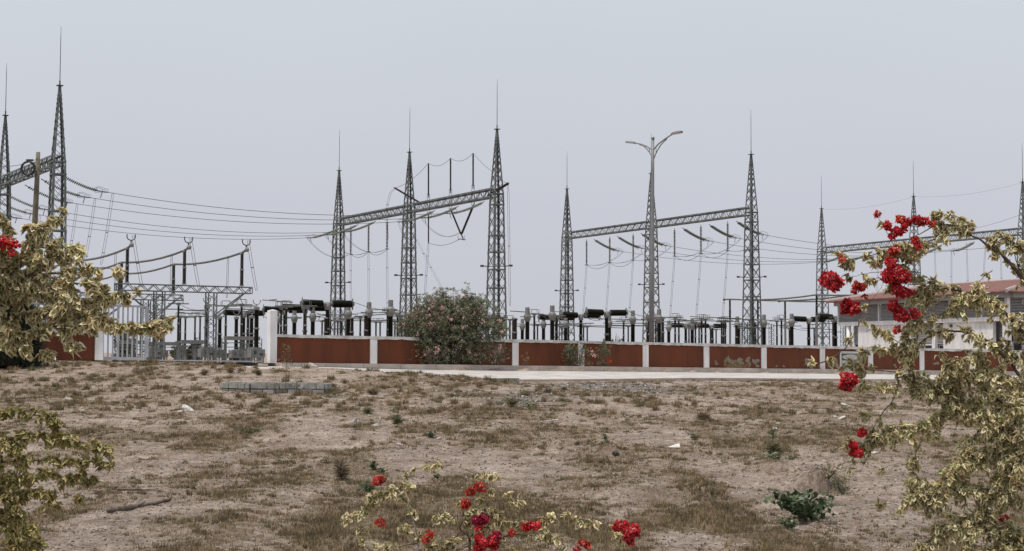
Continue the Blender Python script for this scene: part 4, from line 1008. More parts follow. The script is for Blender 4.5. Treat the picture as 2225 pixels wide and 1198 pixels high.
# recessed doorways: louvred transom and dark door
def recess(ua, ub, zd=2.15, y=.9):
    x0, x1 = U(ub), U(ua); louvre(x0, x1, zd+.1, zB, y-.25)
    d = bp2('door', 'glassw', (x0+.08, x1-.08, y, y+.05, -.05, zd)); mb = MB(); BB(mb, x0, x0+.08, y-.05, y+.08, -.05, zd+.1); BB(mb, x1-.08, x1, y-.05, y+.08, -.05, zd+.1); BB(mb, x0+.08, x1-.08, y-.05, y+.08, zd, zd+.1); mb.obj('frame', M['frame'], d)
    mb = MB(); BB(mb, x0+.18, x0+.22, y-.06, y-.02, .9, 1.2); mb.obj('handle', M['alu'], d)
recess(2178, 2156); recess(2047.5, 2030.5, 1.9, .5); recess(1862, 1847, 2.1, .6)
# front window block with louvre above
louvre(U(2022.5), U(1979.5), 2.05, zB, .1)
bp2('lintel', 'white', (U(2023), U(1979), .1, .3, 1.95, 2.04))
for (ua, ub) in ((2021, 2006), (2002, 1987)):
    w = bp2('window', 'glassw', (U(ua), U(ub), .2, .23, 1.6, 1.92)); mb = MB(); x0, x1 = U(ua), U(ub)
    for (a, b, c, d) in ((x0-.05, x1+.05, 1.55, 1.6), (x0-.05, x1+.05, 1.92, 1.95), (x0-.05, x0, 1.6, 1.92), (x1, x1+.05, 1.6, 1.92)): BB(mb, a, b, .15, .25, c, d)
    mb.obj('frame', M['frame'], w)
mb = MB(); cc = fx*U(1842)+fy*.1; mb.lathe([(.2, -.3), (.2, zB)], cc, Z3, 16); mb.obj('round_column', M['white'], bl, True)
bp2('meter_panel', 'plaq', (U(1936), U(1904), -.02, .048, .5, 1.45))
for u_, z_ in ((1903, 3.35), (2066, 3.45)):
    w = bp2('wall_light', 'darkfit', (U(u_)-.14, U(u_)+.14, -.2, .05, z_-.1, z_+.1)); mb = MB(); BB(mb, U(u_)-.1, U(u_)+.1, -.235, -.202, z_-.07, z_+.05); mb.obj('lens', M['led'], w)
# pilaster strips right side front
for y in (1.5, 5, 9): bp2('side_pilaster', 'white', (-.02, .05, y, y+.35, -.3, zB))
for (y0, y1) in ((2.6, 3.6), (6.2, 7.6)):
    w = bp2('window', 'glassw', (.0, .045, y0, y1, .9, 2.4)); bp2('side_sill', 'white', (-.05, .048, y0-.1, y1+.1, .8, .89))
# roof: hip with tile courses
ov = .75; x0, x1, y0, y1 = -ov, LW+ov+.3, -ov, WD+ov; zr = zE+1.15; ym = (y0+y1)/2; hipx = 4.2
A_ = [Vector((x, y, z)) for (x, y, z) in ((x0, y0, zE-.12), (x1, y0, zE-.12), (x1, y1, zE-.12), (x0, y1, zE-.12), (x0+hipx, ym, zr), (x1-hipx, ym, zr))]
tr = lambda p: fx*p.x+fy*p.y+Z3*p.z
mb = MB(); mb.add([tr(p) for p in A_]+[tr(p)-Z3*.06 for p in A_[:4]], [(0, 1, 5, 4)[::-1], (1, 2, 5), (2, 3, 4, 5)[::-1], (3, 0, 4), (6, 7, 8, 9), (0, 6, 7, 1)[::-1], (1, 7, 8, 2)[::-1], (2, 8, 9, 3)[::-1], (3, 9, 6, 0)[::-1]]); rf = mb.obj('roof', M['roof'], bl)
tl = MB()
def tiles(a, b, c, d, n, mcount):   # a-b eave, d-c ridge: long half-round tile runs
    for k in range(n):
        f = (k+.5)/n; p = a+(b-a)*f
        # run up along the slope direction until hip
        sl = ((d+c)/2-(a+b)/2); e = (b-a).normalized(); sl = sl-e*sl.dot(e); run = 1.0
        la = (d-a).dot(e); lb = (b-c).dot(e); x = (b-a).length*f
        if la > 0 and x < la: run = x/la
        Lx = (b-a).length
        if lb > 0 and x > Lx-lb: run = (Lx-x)/lb
        tl.tube([p-sl*.01+Z3*.015, p+sl*run+Z3*.03], .075, 6)
R5 = [tr(p) for p in A_]
tiles(R5[0], R5[1], R5[5], R5[4], 110, 1); tiles(R5[3], R5[0], R5[4], R5[4], 70, 1)
o = tl.obj('roof_tile_rows', M['roof'], rf); tag(o, None, None, kind='stuff')
mb = MB()
for (a, b) in ((0, 4), (1, 5), (2, 5), (3, 4), (4, 5)): mb.tube([tr(A_[a])+Z3*.06, tr(A_[b])+Z3*.08], .17, 7)
mb.obj('ridge_cap', M['roofr'], rf)
# ================================================================ VEGETATION
def rot_from(axis_x, nrm):
    """arrays (n,3): leaf length direction and approximate normal -> (n,3,3) columns x,y,z"""
    x = axis_x/np.linalg.norm(axis_x, axis=1, keepdims=True); y = np.cross(nrm, x); y = y/np.maximum(np.linalg.norm(y, axis=1, keepdims=True), 1e-6); z = np.cross(x, y)
    return np.stack([x, y, z], 2)
def inst_mesh(name, tv, tf, tm, pos, R, sc, mats, mi=None):
    n = len(pos); tv = np.array(tv, float); tf = np.array(tf, int)
    V = np.einsum('nij,kj->nki', R, tv)*sc[:, None, None]+pos[:, None, :]
    F = tf[None]+(np.arange(n)*len(tv))[:, None, None]
    m = (np.tile(np.array(tm), n) if mi is None else (np.array(tm)[None]+mi[:, None]).ravel())
    return npmesh(name, V.reshape(-1, 3), F.reshape(-1, tf.shape[1]), mats, m)
# bougainvillea leaf: ovate, folded along the midrib, tip curled down; quads; cream margin, green centre
def leaf_template(fold=.25, curl=.35, seed=0):
    rs = random.Random(seed); v = []; st = [(0, .03), (.28, .34), (.62, .30), (1.0, .0)]
    for s, w in st:
        w = w*rs.uniform(.85, 1.12)
        for k in (-1, -.5, 0, .5, 1):
            v.append((s, k*w, abs(k)*w*fold-curl*s*s*.55+rs.uniform(-.03, .03)*abs(k)))
    f = []; m = []
    for i in range(3):
        for j in range(4): a = i*5+j; f.append((a, a+1, a+6, a+5)); m.append(0 if j in (0, 3) or (i == 2 and rs.random() < .5) else 1)
    return v, f, m
LT = [leaf_template(f, c, s) for f, c, s in ((.4, .6, 1), (.8, .9, 2), (.3, .3, 3), (1.0, 1.3, 4), (.6, -.3, 5))]
def leaf_me(k, mats, nm): v, f, m = LT[k]; mb = MB(); mb.v = list(v); mb.f = f; mb.m = m; return mb.mesh(nm, mats)
LMATS = {'c': [M['cream'], M['olive']], 'y': [M['cream2'], M['olive']]}
LME = {k: [leaf_me(i, LMATS[k], 'variegated_leaf_mesh') for i in range(5)] for k in LMATS}
bt_v = []; bt_f = []; bt_m = []
for k in range(3):
    a = 2.094*k; ca, sa = math.cos(a), math.sin(a)
    for (s, w, h) in ((.05, .0, .0), (.45, .42, .25), (.5, 0, .32), (.45, -.42, .25), (1.0, 0, .12)):
        bt_v.append((ca*s-sa*w, sa*s+ca*w, h))
    o = k*5; bt_f += [(o, o+1, o+2, o+2), (o, o+2, o+3, o+3), (o+1, o+4, o+2, o+2), (o+2, o+4, o+3, o+3)]; bt_m += [0, 0, 0, 0]
bt_f = [(a, b, c) for a, b, c, d in bt_f]
o = len(bt_v); bt_v += [(-.12, -.08, .40), (.12, -.08, .40), (0, .13, .40)]; bt_f.append((o, o+1, o+2)); bt_m.append(1)
def bract_cluster(c, r, n, mt, parent, size=.027):
    c = np.array(c); pos = rng.normal(size=(n, 3)); pos /= np.linalg.norm(pos, axis=1, keepdims=True); rad = rng.uniform(.35, 1, n)**.6
    rad *= 1+.22*noise2(pos[:, 0]*2+c[0]*7, pos[:, 2]*2+c[2]*9, 77)
    out_ = pos.copy(); pos = pos*rad[:, None]
    if n > 30:
        ks = max(3, n//22); cen = rng.normal(size=(ks, 3)); cen = cen/np.linalg.norm(cen, axis=1, keepdims=True)*rng.uniform(.35, .82, (ks, 1)); pick_ = rng.integers(0, ks, n)
        pos = cen[pick_]+pos*rng.uniform(.30, .44, ks)[pick_][:, None]
    pos = pos*np.array(r)[None]*1.05+c
    ax = rng.normal(size=(n, 3)); nr_ = out_+rng.normal(size=(n, 3))*.5; R = rot_from(ax, nr_)
    sc = size*rng.uniform(.6, 1.15, n); pick = (rng.random(n) < .22).astype(int)
    me = inst_mesh('bract_cluster', bt_v, bt_f, bt_m, pos-np.array(parent.location), R, sc, [mt, M['flw']])
    return link('flower_cluster', me, parent)
def bougain(label, D, base, branches, flowers, kind='c', size=.058, nind=300, droop=.6, trunk=True, dn=2.1):
    th = thing('bougainvillea', label, 'shrub', base); B = Vector(base); bn = np.array(base)
    P0 = []; AX = []; NR = []; SZ = []; tw = MB()
    for br in branches:
        pts, r0, rad, n = br[:4]; dd = br[4] if len(br) > 4 else 0; bark = br[5] if len(br) > 5 else 'bark'
        q = [P(p[0], p[1], D+dd+(p[2] if len(p) > 2 else 0)) for p in pts]; cv = curve2(q, 5)
        # small wobble
        cv = [c+Vector((random.uniform(-1, 1), random.uniform(-1, 1), random.uniform(-1, 1)))*.004 for c in cv]
        k = px(D)
        if r0 > 0:
            mb = MB(); N = len(cv); mb.tube([c-B for c in cv], [max(r0*k*(1-.75*i/(N-1)), .0012) for i in range(N)], 5); mb.obj('branch', M[bark], th, True)
        if n == 0: continue
        mu_ = sum(p_[0] for p_ in pts)/len(pts); mv_ = sum(p_[1] for p_ in pts)/len(pts)
        n = int(n*dn*(1.55 if (mv_ > 870 and mu_ > 1980) else .72 if (mu_ > 1850 and 590 < mv_ < 800) else 1.35 if (mv_ > 880 and mu_ < 260) else 1))
        ca = np.array([tuple(c) for c in cv]); seg = np.linalg.norm(np.diff(ca, axis=0), axis=1); cum = np.concatenate([[0], np.cumsum(seg)]); Lt = cum[-1]
        nt = max(2, int(n/13)); R_ = rad*k
        for j in range(nt):
            s = Lt*(random.uniform(.02, 1.0)); i = min(np.searchsorted(cum, s), len(ca)-1); o = ca[i]; tang = ca[min(i+1, len(ca)-1)]-ca[max(i-1, 0)]; tang /= max(np.linalg.norm(tang), 1e-6)
            d = rng.normal(size=3); d[1] *= .9; d += tang*.7; d /= np.linalg.norm(d); Lg = R_*random.uniform(.5, 1.35)
            p1 = o+d*Lg*.6; p2 = o+d*Lg+np.array([0, 0, -droop*Lg*.45])
            tw.tube([Vector(o)-B, Vector(p1)-B, Vector(p2)-B], [.0022, .0018, .001], 3, cap=False)
            m = max(3, int(n/nt*random.uniform(.6, 1.4)))
            for a in range(m):
                f = random.uniform(.15, 1.05); pp = o*(1-f)**2+2*p1*f*(1-f)+p2*f*f
                pp = pp+rng.normal(size=3)*R_*.10
                dr = rng.normal(size=3)*.75+d*.5; dr[2] -= droop
                nn = rng.normal(size=3)*.55+np.array([0, -.25, .9])
                P0.append(pp); AX.append(dr); NR.append(nn); SZ.append(size*(random.uniform(.5, 1.2)))
    P0, AX, NR, SZ = map(np.array, (P0, AX, NR, SZ)); R = rot_from(AX, NR); n = len(P0)
    o = tw.obj('twig', M['bark'], th); o['kind'] = 'stuff'
    vis = np.array([0 < (p[0]/p[1]*FPX+CX) < 2225 for p in P0]); order = np.argsort(-SZ*vis)[:nind]; mask = np.ones(n, bool); mask[order] = False
    for i in order:
        mtx = Matrix([[R[i, r, c]*SZ[i] for c in range(3)]+[P0[i, r]-bn[r]] for r in range(3)]+[[0, 0, 0, 1]])
        link('leaf', LME[kind][random.randrange(5)], th, mat=mtx)
    idx = np.nonzero(mask)[0]
    var = rng.integers(0, 5, len(idx)); Vs = []; Fs = []; Ms = []; off = 0
    for k in range(5):
        s = idx[var == k]
        if len(s) == 0: continue
        tv, tf, tm = LT[k]; tv = np.array(tv); tf = np.array(tf)
        V_ = (np.einsum('nij,kj->nki', R[s], tv)*SZ[s][:, None, None]+(P0[s]-bn)[:, None, :]).reshape(-1, 3)
        F_ = (tf[None]+(np.arange(len(s))*len(tv))[:, None, None]).reshape(-1, 4)+off; off += len(V_)
        Vs.append(V_); Fs.append(F_); Ms.append(np.tile(tm, len(s)))
    lf = link('foliage', npmesh('foliage', np.concatenate(Vs), np.concatenate(Fs), LMATS[kind], np.concatenate(Ms)), th); lf['kind'] = 'stuff'
    for fl in flowers:
        u, v, ru, rv, nn_, mt = fl[:6]; c = P(u, v, D+(fl[6] if len(fl) > 6 else -.1)); k = px(D)
        bract_cluster(c, (ru*k*.92, (ru+rv)/2*k, rv*k*.92), max(4, int(nn_*1.15)), M[mt], th)
    return th
gA = lambda u, D: (lambda p: (p.x, p.y, float(G(p.x, p.y))))(P(u, 1198, D))
rgtb = [([(2260, 655), (2190, 566), (2161, 543), (2123, 518), (2100, 507)], 5, 26, 90), ([(2100, 507), (2080, 492), (2046, 489), (2027, 495), (1998, 508), (1975, 530)], 2.5, 14, 60),
    ([(2100, 507), (2095, 480), (2060, 466), (2020, 475)], 1.6, 13, 110), ([(2060, 500), (2020, 525), (1970, 540), (1905, 552), (1850, 562), (1825, 542)], 1.8, 17, 230),
    ([(1975, 530), (1950, 545), (1955, 580), (1962, 600)], 1.5, 13, 50), ([(1960, 560), (1935, 520), (1918, 490), (1906, 470)], 1, 6, 16), ([(2040, 520), (1990, 560), (1960, 575), (1920, 570), (1885, 560)], 1, 10, 80),
    ([(1990, 590), (1940, 590), (1900, 592), (1860, 600), (1835, 610)], 1.1, 9, 50), ([(2010, 610), (1985, 640), (1965, 640), (1925, 612), (1895, 612)], 1, 12, 60),
    ([(2260, 765), (2200, 698), (2170, 668), (2140, 650), (2090, 632), (2050, 628), (2000, 640)], 4.5, 30, 520), ([(2140, 650), (2080, 665), (2030, 690), (1990, 700)], 2, 26, 190), ([(2050, 628), (2010, 610), (1975, 600), (1960, 610)], 1.2, 16, 70),
    ([(2110, 640), (2130, 610), (2145, 596)], 1.2, 14, 60), ([(2260, 880), (2200, 795), (2150, 745), (2120, 728), (2080, 720), (2040, 722), (2000, 745), (1975, 760)], 4, 24, 420),
    ([(2225, 800), (2190, 760), (2200, 740), (2240, 730)], 2, 22, 110), ([(2260, 640), (2225, 600), (2205, 560), (2215, 520)], 2, 22, 90), ([(2240, 560), (2190, 520), (2150, 520)], 1.5, 16, 60),
    ([(1745, 796), (1790, 786), (1830, 762), (1851, 735), (1866, 702), (1874, 670), (1900, 645), (1922, 614)], 1.6, 10, 46, -.2, 'bark'), ([(1990, 830), (1975, 780), (1972, 745), (1985, 705), (2005, 680)], 2.2, 22, 260),
    ([(1975, 780), (1945, 760), (1900, 762), (1870, 768)], 1.3, 15, 120), ([(1960, 750), (1930, 730), (1905, 715), (1880, 720)], 1, 12, 60), ([(2020, 860), (1960, 815), (1900, 805), (1860, 802), (1830, 790)], 1.5, 15, 130), ([(1951, 800), (1949, 836), (1942, 867), (1914, 902), (1890, 944)], 2.4, 12, 70),
    ([(1949, 836), (1905, 840), (1870, 838)], 1.3, 12, 80), ([(1880, 965), (1850, 962), (1835, 962)], 1, 8, 24), ([(1858, 985), (1852, 1005), (1845, 1020)], .6, 4, 6), ([(2120, 880), (2050, 905), (2000, 925), (1950, 935), (1910, 955), (1870, 968)], 2.6, 18, 360),
    ([(1914, 902), (1880, 905), (1862, 905)], .8, 8, 22), ([(2260, 985), (2150, 915), (2100, 880), (2050, 850), (2000, 833)], 4, 30, 620), ([(2260, 920), (2170, 870), (2120, 830), (2080, 800), (2060, 790)], 3.4, 32, 560), ([(2240, 870), (2180, 820), (2140, 800), (2120, 770)], 2, 26, 260),
    ([(2260, 1010), (2150, 985), (2080, 1020), (2020, 1090)], 3, 30, 480), ([(2130, 930), (2095, 990), (2070, 1040)], 2, 22, 170), ([(2260, 1110), (2170, 1070), (2090, 1060), (2010, 1060), (1970, 1095)], 2.4, 26, 420),
    ([(2050, 930), (2000, 960), (1985, 1010), (1975, 1090)], 1.3, 13, 120), ([(1990, 1010), (1940, 1010), (1905, 1030)], .8, 9, 26), ([(2260, 1200), (2180, 1150), (2100, 1130), (2040, 1160), (2000, 1190)], 2.4, 26, 420), ([(2260, 1060), (2200, 1040), (2150, 1090), (2110, 1150), (2090, 1230)], 2, 30, 420),
    ([(2290, 960), (2230, 940), (2200, 980), (2190, 1050)], 2.5, 34, 420), ([(2260, 1230), (2210, 1180), (2150, 1200), (2080, 1220)], 2, 32, 350), ([(1960, 1100), (1930, 1095), (1900, 1100)], .8, 8, 20),
    ([(2330, 1700), (2310, 1400), (2290, 1150), (2300, 950), (2290, 800)], 11, 50, 500), ([(2200, 1700), (2190, 1450), (2210, 1300), (2230, 1150), (2260, 985)], 8, 45, 260), ([(2190, 1450), (2120, 1350), (2080, 1250)], 4, 50, 300)]
rgtf = [(1808, 610, 25, 21, 330, 'bract'), (1868, 621, 12, 10, 60, 'bracto'), (1858, 632, 5, 4, 8, 'bract'), (1831, 562, 6, 5, 8, 'bracto'), (1880, 645, 5, 4, 6, 'bracto'), (1838, 664, 12, 14, 110, 'bract'), (1856, 672, 19, 15, 140, 'bract'), (1948, 600, 36, 22, 330, 'bract'), (1935, 580, 14, 18, 80, 'bract'), (1965, 628, 22, 18, 150, 'bract'),
    (1948, 665, 14, 18, 110, 'bract'), (1958, 686, 20, 14, 150, 'bract'), (1985, 680, 8, 8, 18, 'bract'), (1938, 572, 12, 9, 40, 'bracto'), (1932, 492, 9, 12, 40, 'bract'), (1947, 505, 14, 8, 40, 'bract'), (1968, 485, 11, 9, 40, 'bract'), (1954, 477, 6, 6, 14, 'bracto'), (1998, 480, 15, 13, 90, 'bract'), (2022, 487, 8, 5, 16, 'bracto'), (1938, 515, 5, 6, 10, 'bract'),
    (1945, 543, 13, 8, 36, 'bracto'), (1988, 521, 6, 6, 12, 'bract'), (1993, 534, 7, 6, 12, 'bract'), (1906, 467, 5, 5, 8, 'bracto'), (1843, 832, 20, 20, 190, 'bract'), (1870, 937, 12, 9, 60, 'bract'), (1852, 972, 9, 9, 50, 'bract'), (1864, 982, 12, 10, 70, 'bract'), (2166, 1133, 10, 6, 22, 'bract', .1), (2182, 1128, 8, 6, 14, 'bract', .1), (2205, 1060, 5, 8, 8, 'bract', 0), (1949, 716, 6, 6, 12, 'bracto'), (1963, 500, 6, 6, 12, 'bract')]
bougain('large cream-leaved bougainvillea with scarlet blossoms filling the right edge of the photo', 8.6, gA(2320, 8.6), rgtb, rgtf, 'c', .037, dn=1.85)
lub = [([(-60, 640), (10, 560), (20, 500), (5, 470)], 3, 22, 170), ([(-60, 660), (40, 570), (90, 505), (132, 468)], 3, 17, 200), ([(90, 505), (70, 500), (60, 520)], 1.5, 14, 50), ([(-60, 670), (60, 600), (120, 560), (160, 545), (178, 548)], 3, 20, 260),
    ([(60, 600), (150, 590), (200, 582), (240, 583), (265, 596)], 1.6, 8, 90), ([(-40, 680), (80, 630), (150, 618), (200, 620), (216, 645)], 2.5, 22, 300), ([(-40, 700), (80, 680), (160, 668), (220, 655), (262, 645), (300, 642)], 2.2, 11, 210),
    ([(-40, 740), (60, 725), (120, 710), (180, 690), (220, 695), (255, 705), (290, 714), (330, 712), (365, 698)], 2.6, 12, 380), ([(-40, 720), (40, 740), (80, 755)], 2, 18, 90), ([(-40, 690), (10, 715), (20, 745)], 2, 22, 170), ([(120, 660), (140, 710), (145, 740), (170, 752)], 1.3, 11, 90),
    ([(94, 700), (95, 740), (97, 768)], .9, 3, 0), ([(97, 765), (100, 772), (98, 780)], .8, 11, 22), ([(-60, 620), (40, 620), (110, 640), (150, 660)], 3, 30, 300), ([(-60, 600), (20, 590), (80, 560), (110, 540)], 2.5, 26, 210), ([(60, 690), (120, 680), (200, 700)], 2, 20, 150), ([(150, 640), (190, 660), (215, 690), (225, 715)], 1.5, 13, 110),
    ([(-60, 780), (-30, 700), (-50, 600), (-40, 500)], 6, 45, 300), ([(-90, 1500), (-80, 1200), (-70, 900), (-50, 740)], 9, 40, 150)]
luf = [(2, 530, 9, 13, 50, 'bract'), (35, 532, 5, 4, 8, 'bract'), (20, 530, 4, 9, 9, 'bracto'), (25, 551, 4, 4, 6, 'bract'), (-20, 545, 10, 12, 40, 'bract')]
bougain('cream-leaved bougainvillea reaching in from the upper left over the short red wall', 7.6, gA(-90, 7.6), lub, luf, 'c', .042)
llb = [([(-60, 940), (0, 905), (40, 893), (90, 900), (120, 925), (130, 950)], 2, 12, 130), ([(70, 900), (110, 905), (148, 925)], 1, 8, 40), ([(-60, 980), (60, 945), (120, 955), (170, 960), (215, 965), (232, 985)], 2, 15, 230), ([(-40, 1010), (60, 1000), (140, 1000), (200, 1003), (238, 1010)], 1.6, 11, 160),
    ([(-40, 1050), (50, 1040), (100, 1030), (150, 1040), (190, 1030), (200, 1045)], 1.6, 14, 210), ([(-40, 1090), (40, 1080), (80, 1062), (100, 1085), (122, 1098)], 1.6, 14, 140), ([(118, 1060), (125, 1078), (150, 1080), (185, 1076)], .9, 6, 26), ([(-40, 1140), (20, 1120), (60, 1145), (76, 1185)], 2, 17, 210), ([(-60, 1000), (20, 960), (40, 1000), (30, 1100), (50, 1230)], 2.5, 26, 330), ([(-60, 930), (-10, 950), (30, 980)], 2, 24, 160), ([(-30, 1060), (20, 1050), (40, 1130), (20, 1200)], 2, 24, 200),
    ([(-60, 1700), (-50, 1400), (-40, 1150), (-50, 1000)], 8, 40, 300), ([(60, 1110), (70, 1160), (68, 1240)], .8, 10, 50)]
bougain('yellowish variegated bougainvillea sprawling in the lower left corner', 9.2, gA(-50, 9.2), llb, [], 'y', .040)
cb = [([(912, 1230), (909, 1192), (902, 1152), (892, 1112), (875, 1061)], 3, 4, 0, 0, 'barkl'), ([(912, 1260), (909, 1192), (895, 1110)], 1, 7, 24), ([(875, 1061), (845, 1068), (811, 1080), (791, 1108), (765, 1122), (744, 1135)], 1.6, 10, 240), ([(875, 1061), (880, 1040), (895, 1025), (930, 1014), (968, 1017)], 1, 6, 64), ([(1080, 1060), (1060, 1040), (1030, 1024), (1010, 1020)], .5, 0, 0), ([(1012, 1020), (1035, 1030), (1060, 1032), (1085, 1030)], .8, 6, 46),
    ([(875, 1061), (920, 1054), (960, 1066), (985, 1080), (1000, 1095)], 1, 5, 24), ([(884, 1090), (860, 1075), (850, 1085)], .9, 9, 40), ([(905, 1180), (860, 1190), (820, 1185)], 1, 9, 50), ([(830, 1130), (850, 1145), (890, 1150)], .8, 9, 50), ([(784, 1145), (787, 1165), (790, 1190)], .9, 8, 50), ([(905, 1160), (930, 1170), (950, 1180), (990, 1180)], 1, 8, 60),
    ([(1021, 1240), (1020, 1180), (1014, 1160), (1001, 1152), (1004, 1135), (1030, 1110)], 3.6, 6, 0, .1), ([(1004, 1135), (1030, 1112), (1060, 1110), (1080, 1125), (1095, 1150)], 1.6, 13, 150), ([(1001, 1152), (985, 1175), (965, 1190), (930, 1192)], 1.4, 8, 60), ([(1040, 1100), (1060, 1075), (1085, 1070), (1110, 1080), (1128, 1090)], 1, 8, 80), ([(1126, 1092), (1128, 1120), (1125, 1150)], .7, 4, 8), ([(1010, 1120), (975, 1125), (950, 1122)], .9, 8, 50),
    ([(1060, 1185), (1085, 1172), (1120, 1162), (1170, 1166)], 2.2, 5, 10), ([(1080, 1130), (1120, 1142), (1170, 1138), (1205, 1122), (1240, 1120), (1275, 1135), (1320, 1147), (1350, 1168)], 1.4, 9, 260), ([(1170, 1150), (1200, 1165), (1215, 1185), (1235, 1215)], 1.2, 12, 110), ([(1010, 1170), (1040, 1160), (1060, 1150)], 1, 10, 50), ([(880, 1200), (960, 1200), (1040, 1215), (1120, 1200)], 1.5, 10, 90),
    ([(1010, 1700), (1020, 1500), (1015, 1350), (1021, 1240)], 6, 20, 100), ([(1010, 1500), (960, 1400), (920, 1300), (912, 1230)], 4, 20, 60)]
cf = [(823, 1047, 18, 8, 60, 'bracto'), (1042, 1058, 11, 7, 26, 'bracto'), (1022, 1068, 9, 9, 30, 'bracto'), (1008, 1090, 12, 11, 46, 'bracto'), (827, 1135, 7, 7, 18, 'bracto'), (1034, 1131, 11, 9, 36, 'bractm'), (1050, 1127, 9, 10, 26, 'bractm'), (1040, 1145, 8, 5, 12, 'bract'), (932, 1160, 6, 6, 10, 'bracto'), (924, 1173, 6, 6, 10, 'bracto'), (1040, 1180, 14, 20, 120, 'bract'), (1068, 1178, 18, 18, 150, 'bract'), (1080, 1163, 9, 8, 30, 'bractm'), (1145, 1144, 10, 8, 26, 'bract'), (1163, 1144, 7, 8, 18, 'bract'), (1112, 1157, 5, 6, 10, 'bracto'),
    (1372, 1153, 20, 20, 190, 'bract'), (1368, 1172, 12, 12, 60, 'bract'), (1343, 1143, 8, 9, 26, 'bract'), (1265, 1180, 7, 6, 12, 'bracto'), (1277, 1185, 6, 5, 10, 'bracto'), (1253, 1195, 6, 5, 10, 'bracto')]
bougain('sparse low bougainvillea with a pale bare stem at the bottom centre', 8.8, gA(1010, 8.8), cb, cf, 'c', .036, dn=1.5)

# ---- oleander
dq = ([(0, 0, 0), (.5, .5, .02), (1, 0, -.08), (.5, -.5, .02)], [(0, 1, 2, 3)], [0])
def lance(name, pos, d, L, w, mats, mi, par):
    R = rot_from(d, rng.normal(size=d.shape)+np.array([0, -.3, .6])); n = len(pos)
    tv = np.array(dq[0])[None]*np.stack([L, w, L], 1)[:, None, :]; V_ = np.einsum('nij,nkj->nki', R, tv)+(pos-np.array(par.location))[:, None, :]
    F_ = np.arange(n*4).reshape(n, 4); o = link(name, npmesh(name, V_.reshape(-1, 3), F_, mats, mi), par); o['kind'] = 'stuff'; return o
def shrub(name, label, cat, c, rx, ry, h, nstem, nleaf, mats, pinks=0, L=.11, w=.022, seed=1, lowcut=.15, stemr=.02, whorl=14, flm='pink'):
    c = Vector(c); t = thing(name, label, cat, c); rs = np.random.default_rng(seed); tips = []
    for k in range(nstem):
        a = rs.uniform(0, 2*math.pi); rr = rs.uniform(0, 1)**.5; hz = h*(1-(.34 if h > 3 else .42)*rr**2.4)*rs.uniform(.80, 1.04)
        tip = Vector((math.cos(a)*rr*rx, math.sin(a)*rr*ry, hz))
        if k < 26: mb = MB(); mb.tube(curve2([Vector((math.cos(a)*.12*rx, math.sin(a)*.12*ry, -.1)), Vector((tip.x*.55, tip.y*.55, hz*.5)), tip], 4), [stemr]*5+[stemr*.5]*4, 5); mb.obj('stem', M['stick'], t)
        tips.append((tip, Vector((tip.x*(.82 if h > 3 else .5), tip.y*(.8 if h > 3 else .5), hz*.38))))
    # leaf whorls along stems
    nw = nleaf//whorl; f = rs.random(nw)**.65; ti = rs.integers(0, len(tips), nw)
    T = np.array([tuple(x[0]) for x in tips]); Mm = np.array([tuple(x[1]) for x in tips])
    pos = Mm[ti]*(1-f[:, None])+T[ti]*f[:, None]; pos[:, 2] = np.maximum(pos[:, 2], 0); pos += rs.normal(size=pos.shape)*np.array([rx, ry, h])*.045
    pos[:, 0] *= 1+.10*np.sin(pos[:, 2]*3+seed)
    low = rs.random(nw) < lowcut; pos[low, 2] *= rs.uniform(.05, .6, low.sum()); 
    P_ = np.repeat(pos, whorl, 0); d = rs.normal(size=P_.shape)*.8; d[:, 2] += .65; d /= np.linalg.norm(d, axis=1, keepdims=True); P_ = P_+d*.02+np.array(c)
    n = len(P_); top = (P_[:, 2]-c.z)/h
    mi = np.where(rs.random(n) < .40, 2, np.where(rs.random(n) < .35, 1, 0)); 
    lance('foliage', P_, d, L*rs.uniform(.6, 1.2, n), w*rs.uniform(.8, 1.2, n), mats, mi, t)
    for k in range(pinks):
        a = rs.uniform(-.25*math.pi, 1.25*math.pi); rr = rs.uniform(.5, 1.0); el = rs.uniform(.12, 1.0)
        x = tips[rs.integers(0, len(tips))][0]
        p = Vector((x.x*rs.uniform(.8, 1.05), x.y*1.02, x.z*(rs.uniform(.75, 1.0) if rs.random() < .7 else rs.uniform(.15, .75))))
        if p.y > 0: p.y *= -1 if rs.random() < .7 else 1
        nn_ = int(rs.integers(14, 34)); c0 = np.array(p)+np.array(c); s = rs.uniform(.045, .12)
        po = rs.normal(size=(nn_, 3))*s*.7+c0; R = rot_from(rs.normal(size=(nn_, 3)), rs.normal(size=(nn_, 3)))
        me = inst_mesh('petals', [(0, 0, 0), (.6, .5, .1), (1, 0, 0), (.6, -.5, .1)], [(0, 1, 2, 3)], [0], po-np.array(c), R, np.full(nn_, .058), [M[flm]]); link('flower_cluster', me, t)
    return t
OM = [M['ole'], M['oled'], M['olel']]
q = WP(t_of(983), .85); q2 = P(983, 700, q.y)
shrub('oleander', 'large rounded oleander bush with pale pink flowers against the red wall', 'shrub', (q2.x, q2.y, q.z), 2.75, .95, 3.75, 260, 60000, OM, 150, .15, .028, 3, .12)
q = WP(t_of(925), .8); shrub('oleander_shoot', 'low leafy oleander shoots at the left foot of the large bush', 'shrub', q, .75, .35, 1.15, 26, 1500, [M['ole'], M['olel'], M['weed']], 6, .11, .02, 5, .4, .012)
q = WP(t_of(1058), .8); shrub('oleander_shoot', 'reddish twiggy shoots at the right foot of the large oleander', 'shrub', q, .75, .35, 1.1, 24, 900, [M['ole'], M['stick'], M['olel']], 8, .10, .02, 6, .4, .012)
q = WP(t_of(1238), .8); shrub('oleander', 'small open oleander with green leaves left of its pale trunk patch', 'shrub', q, .95, .4, 1.3, 34, 2400, [M['ole'], M['olel'], M['weed']], 2, .12, .022, 8, .3, .014)
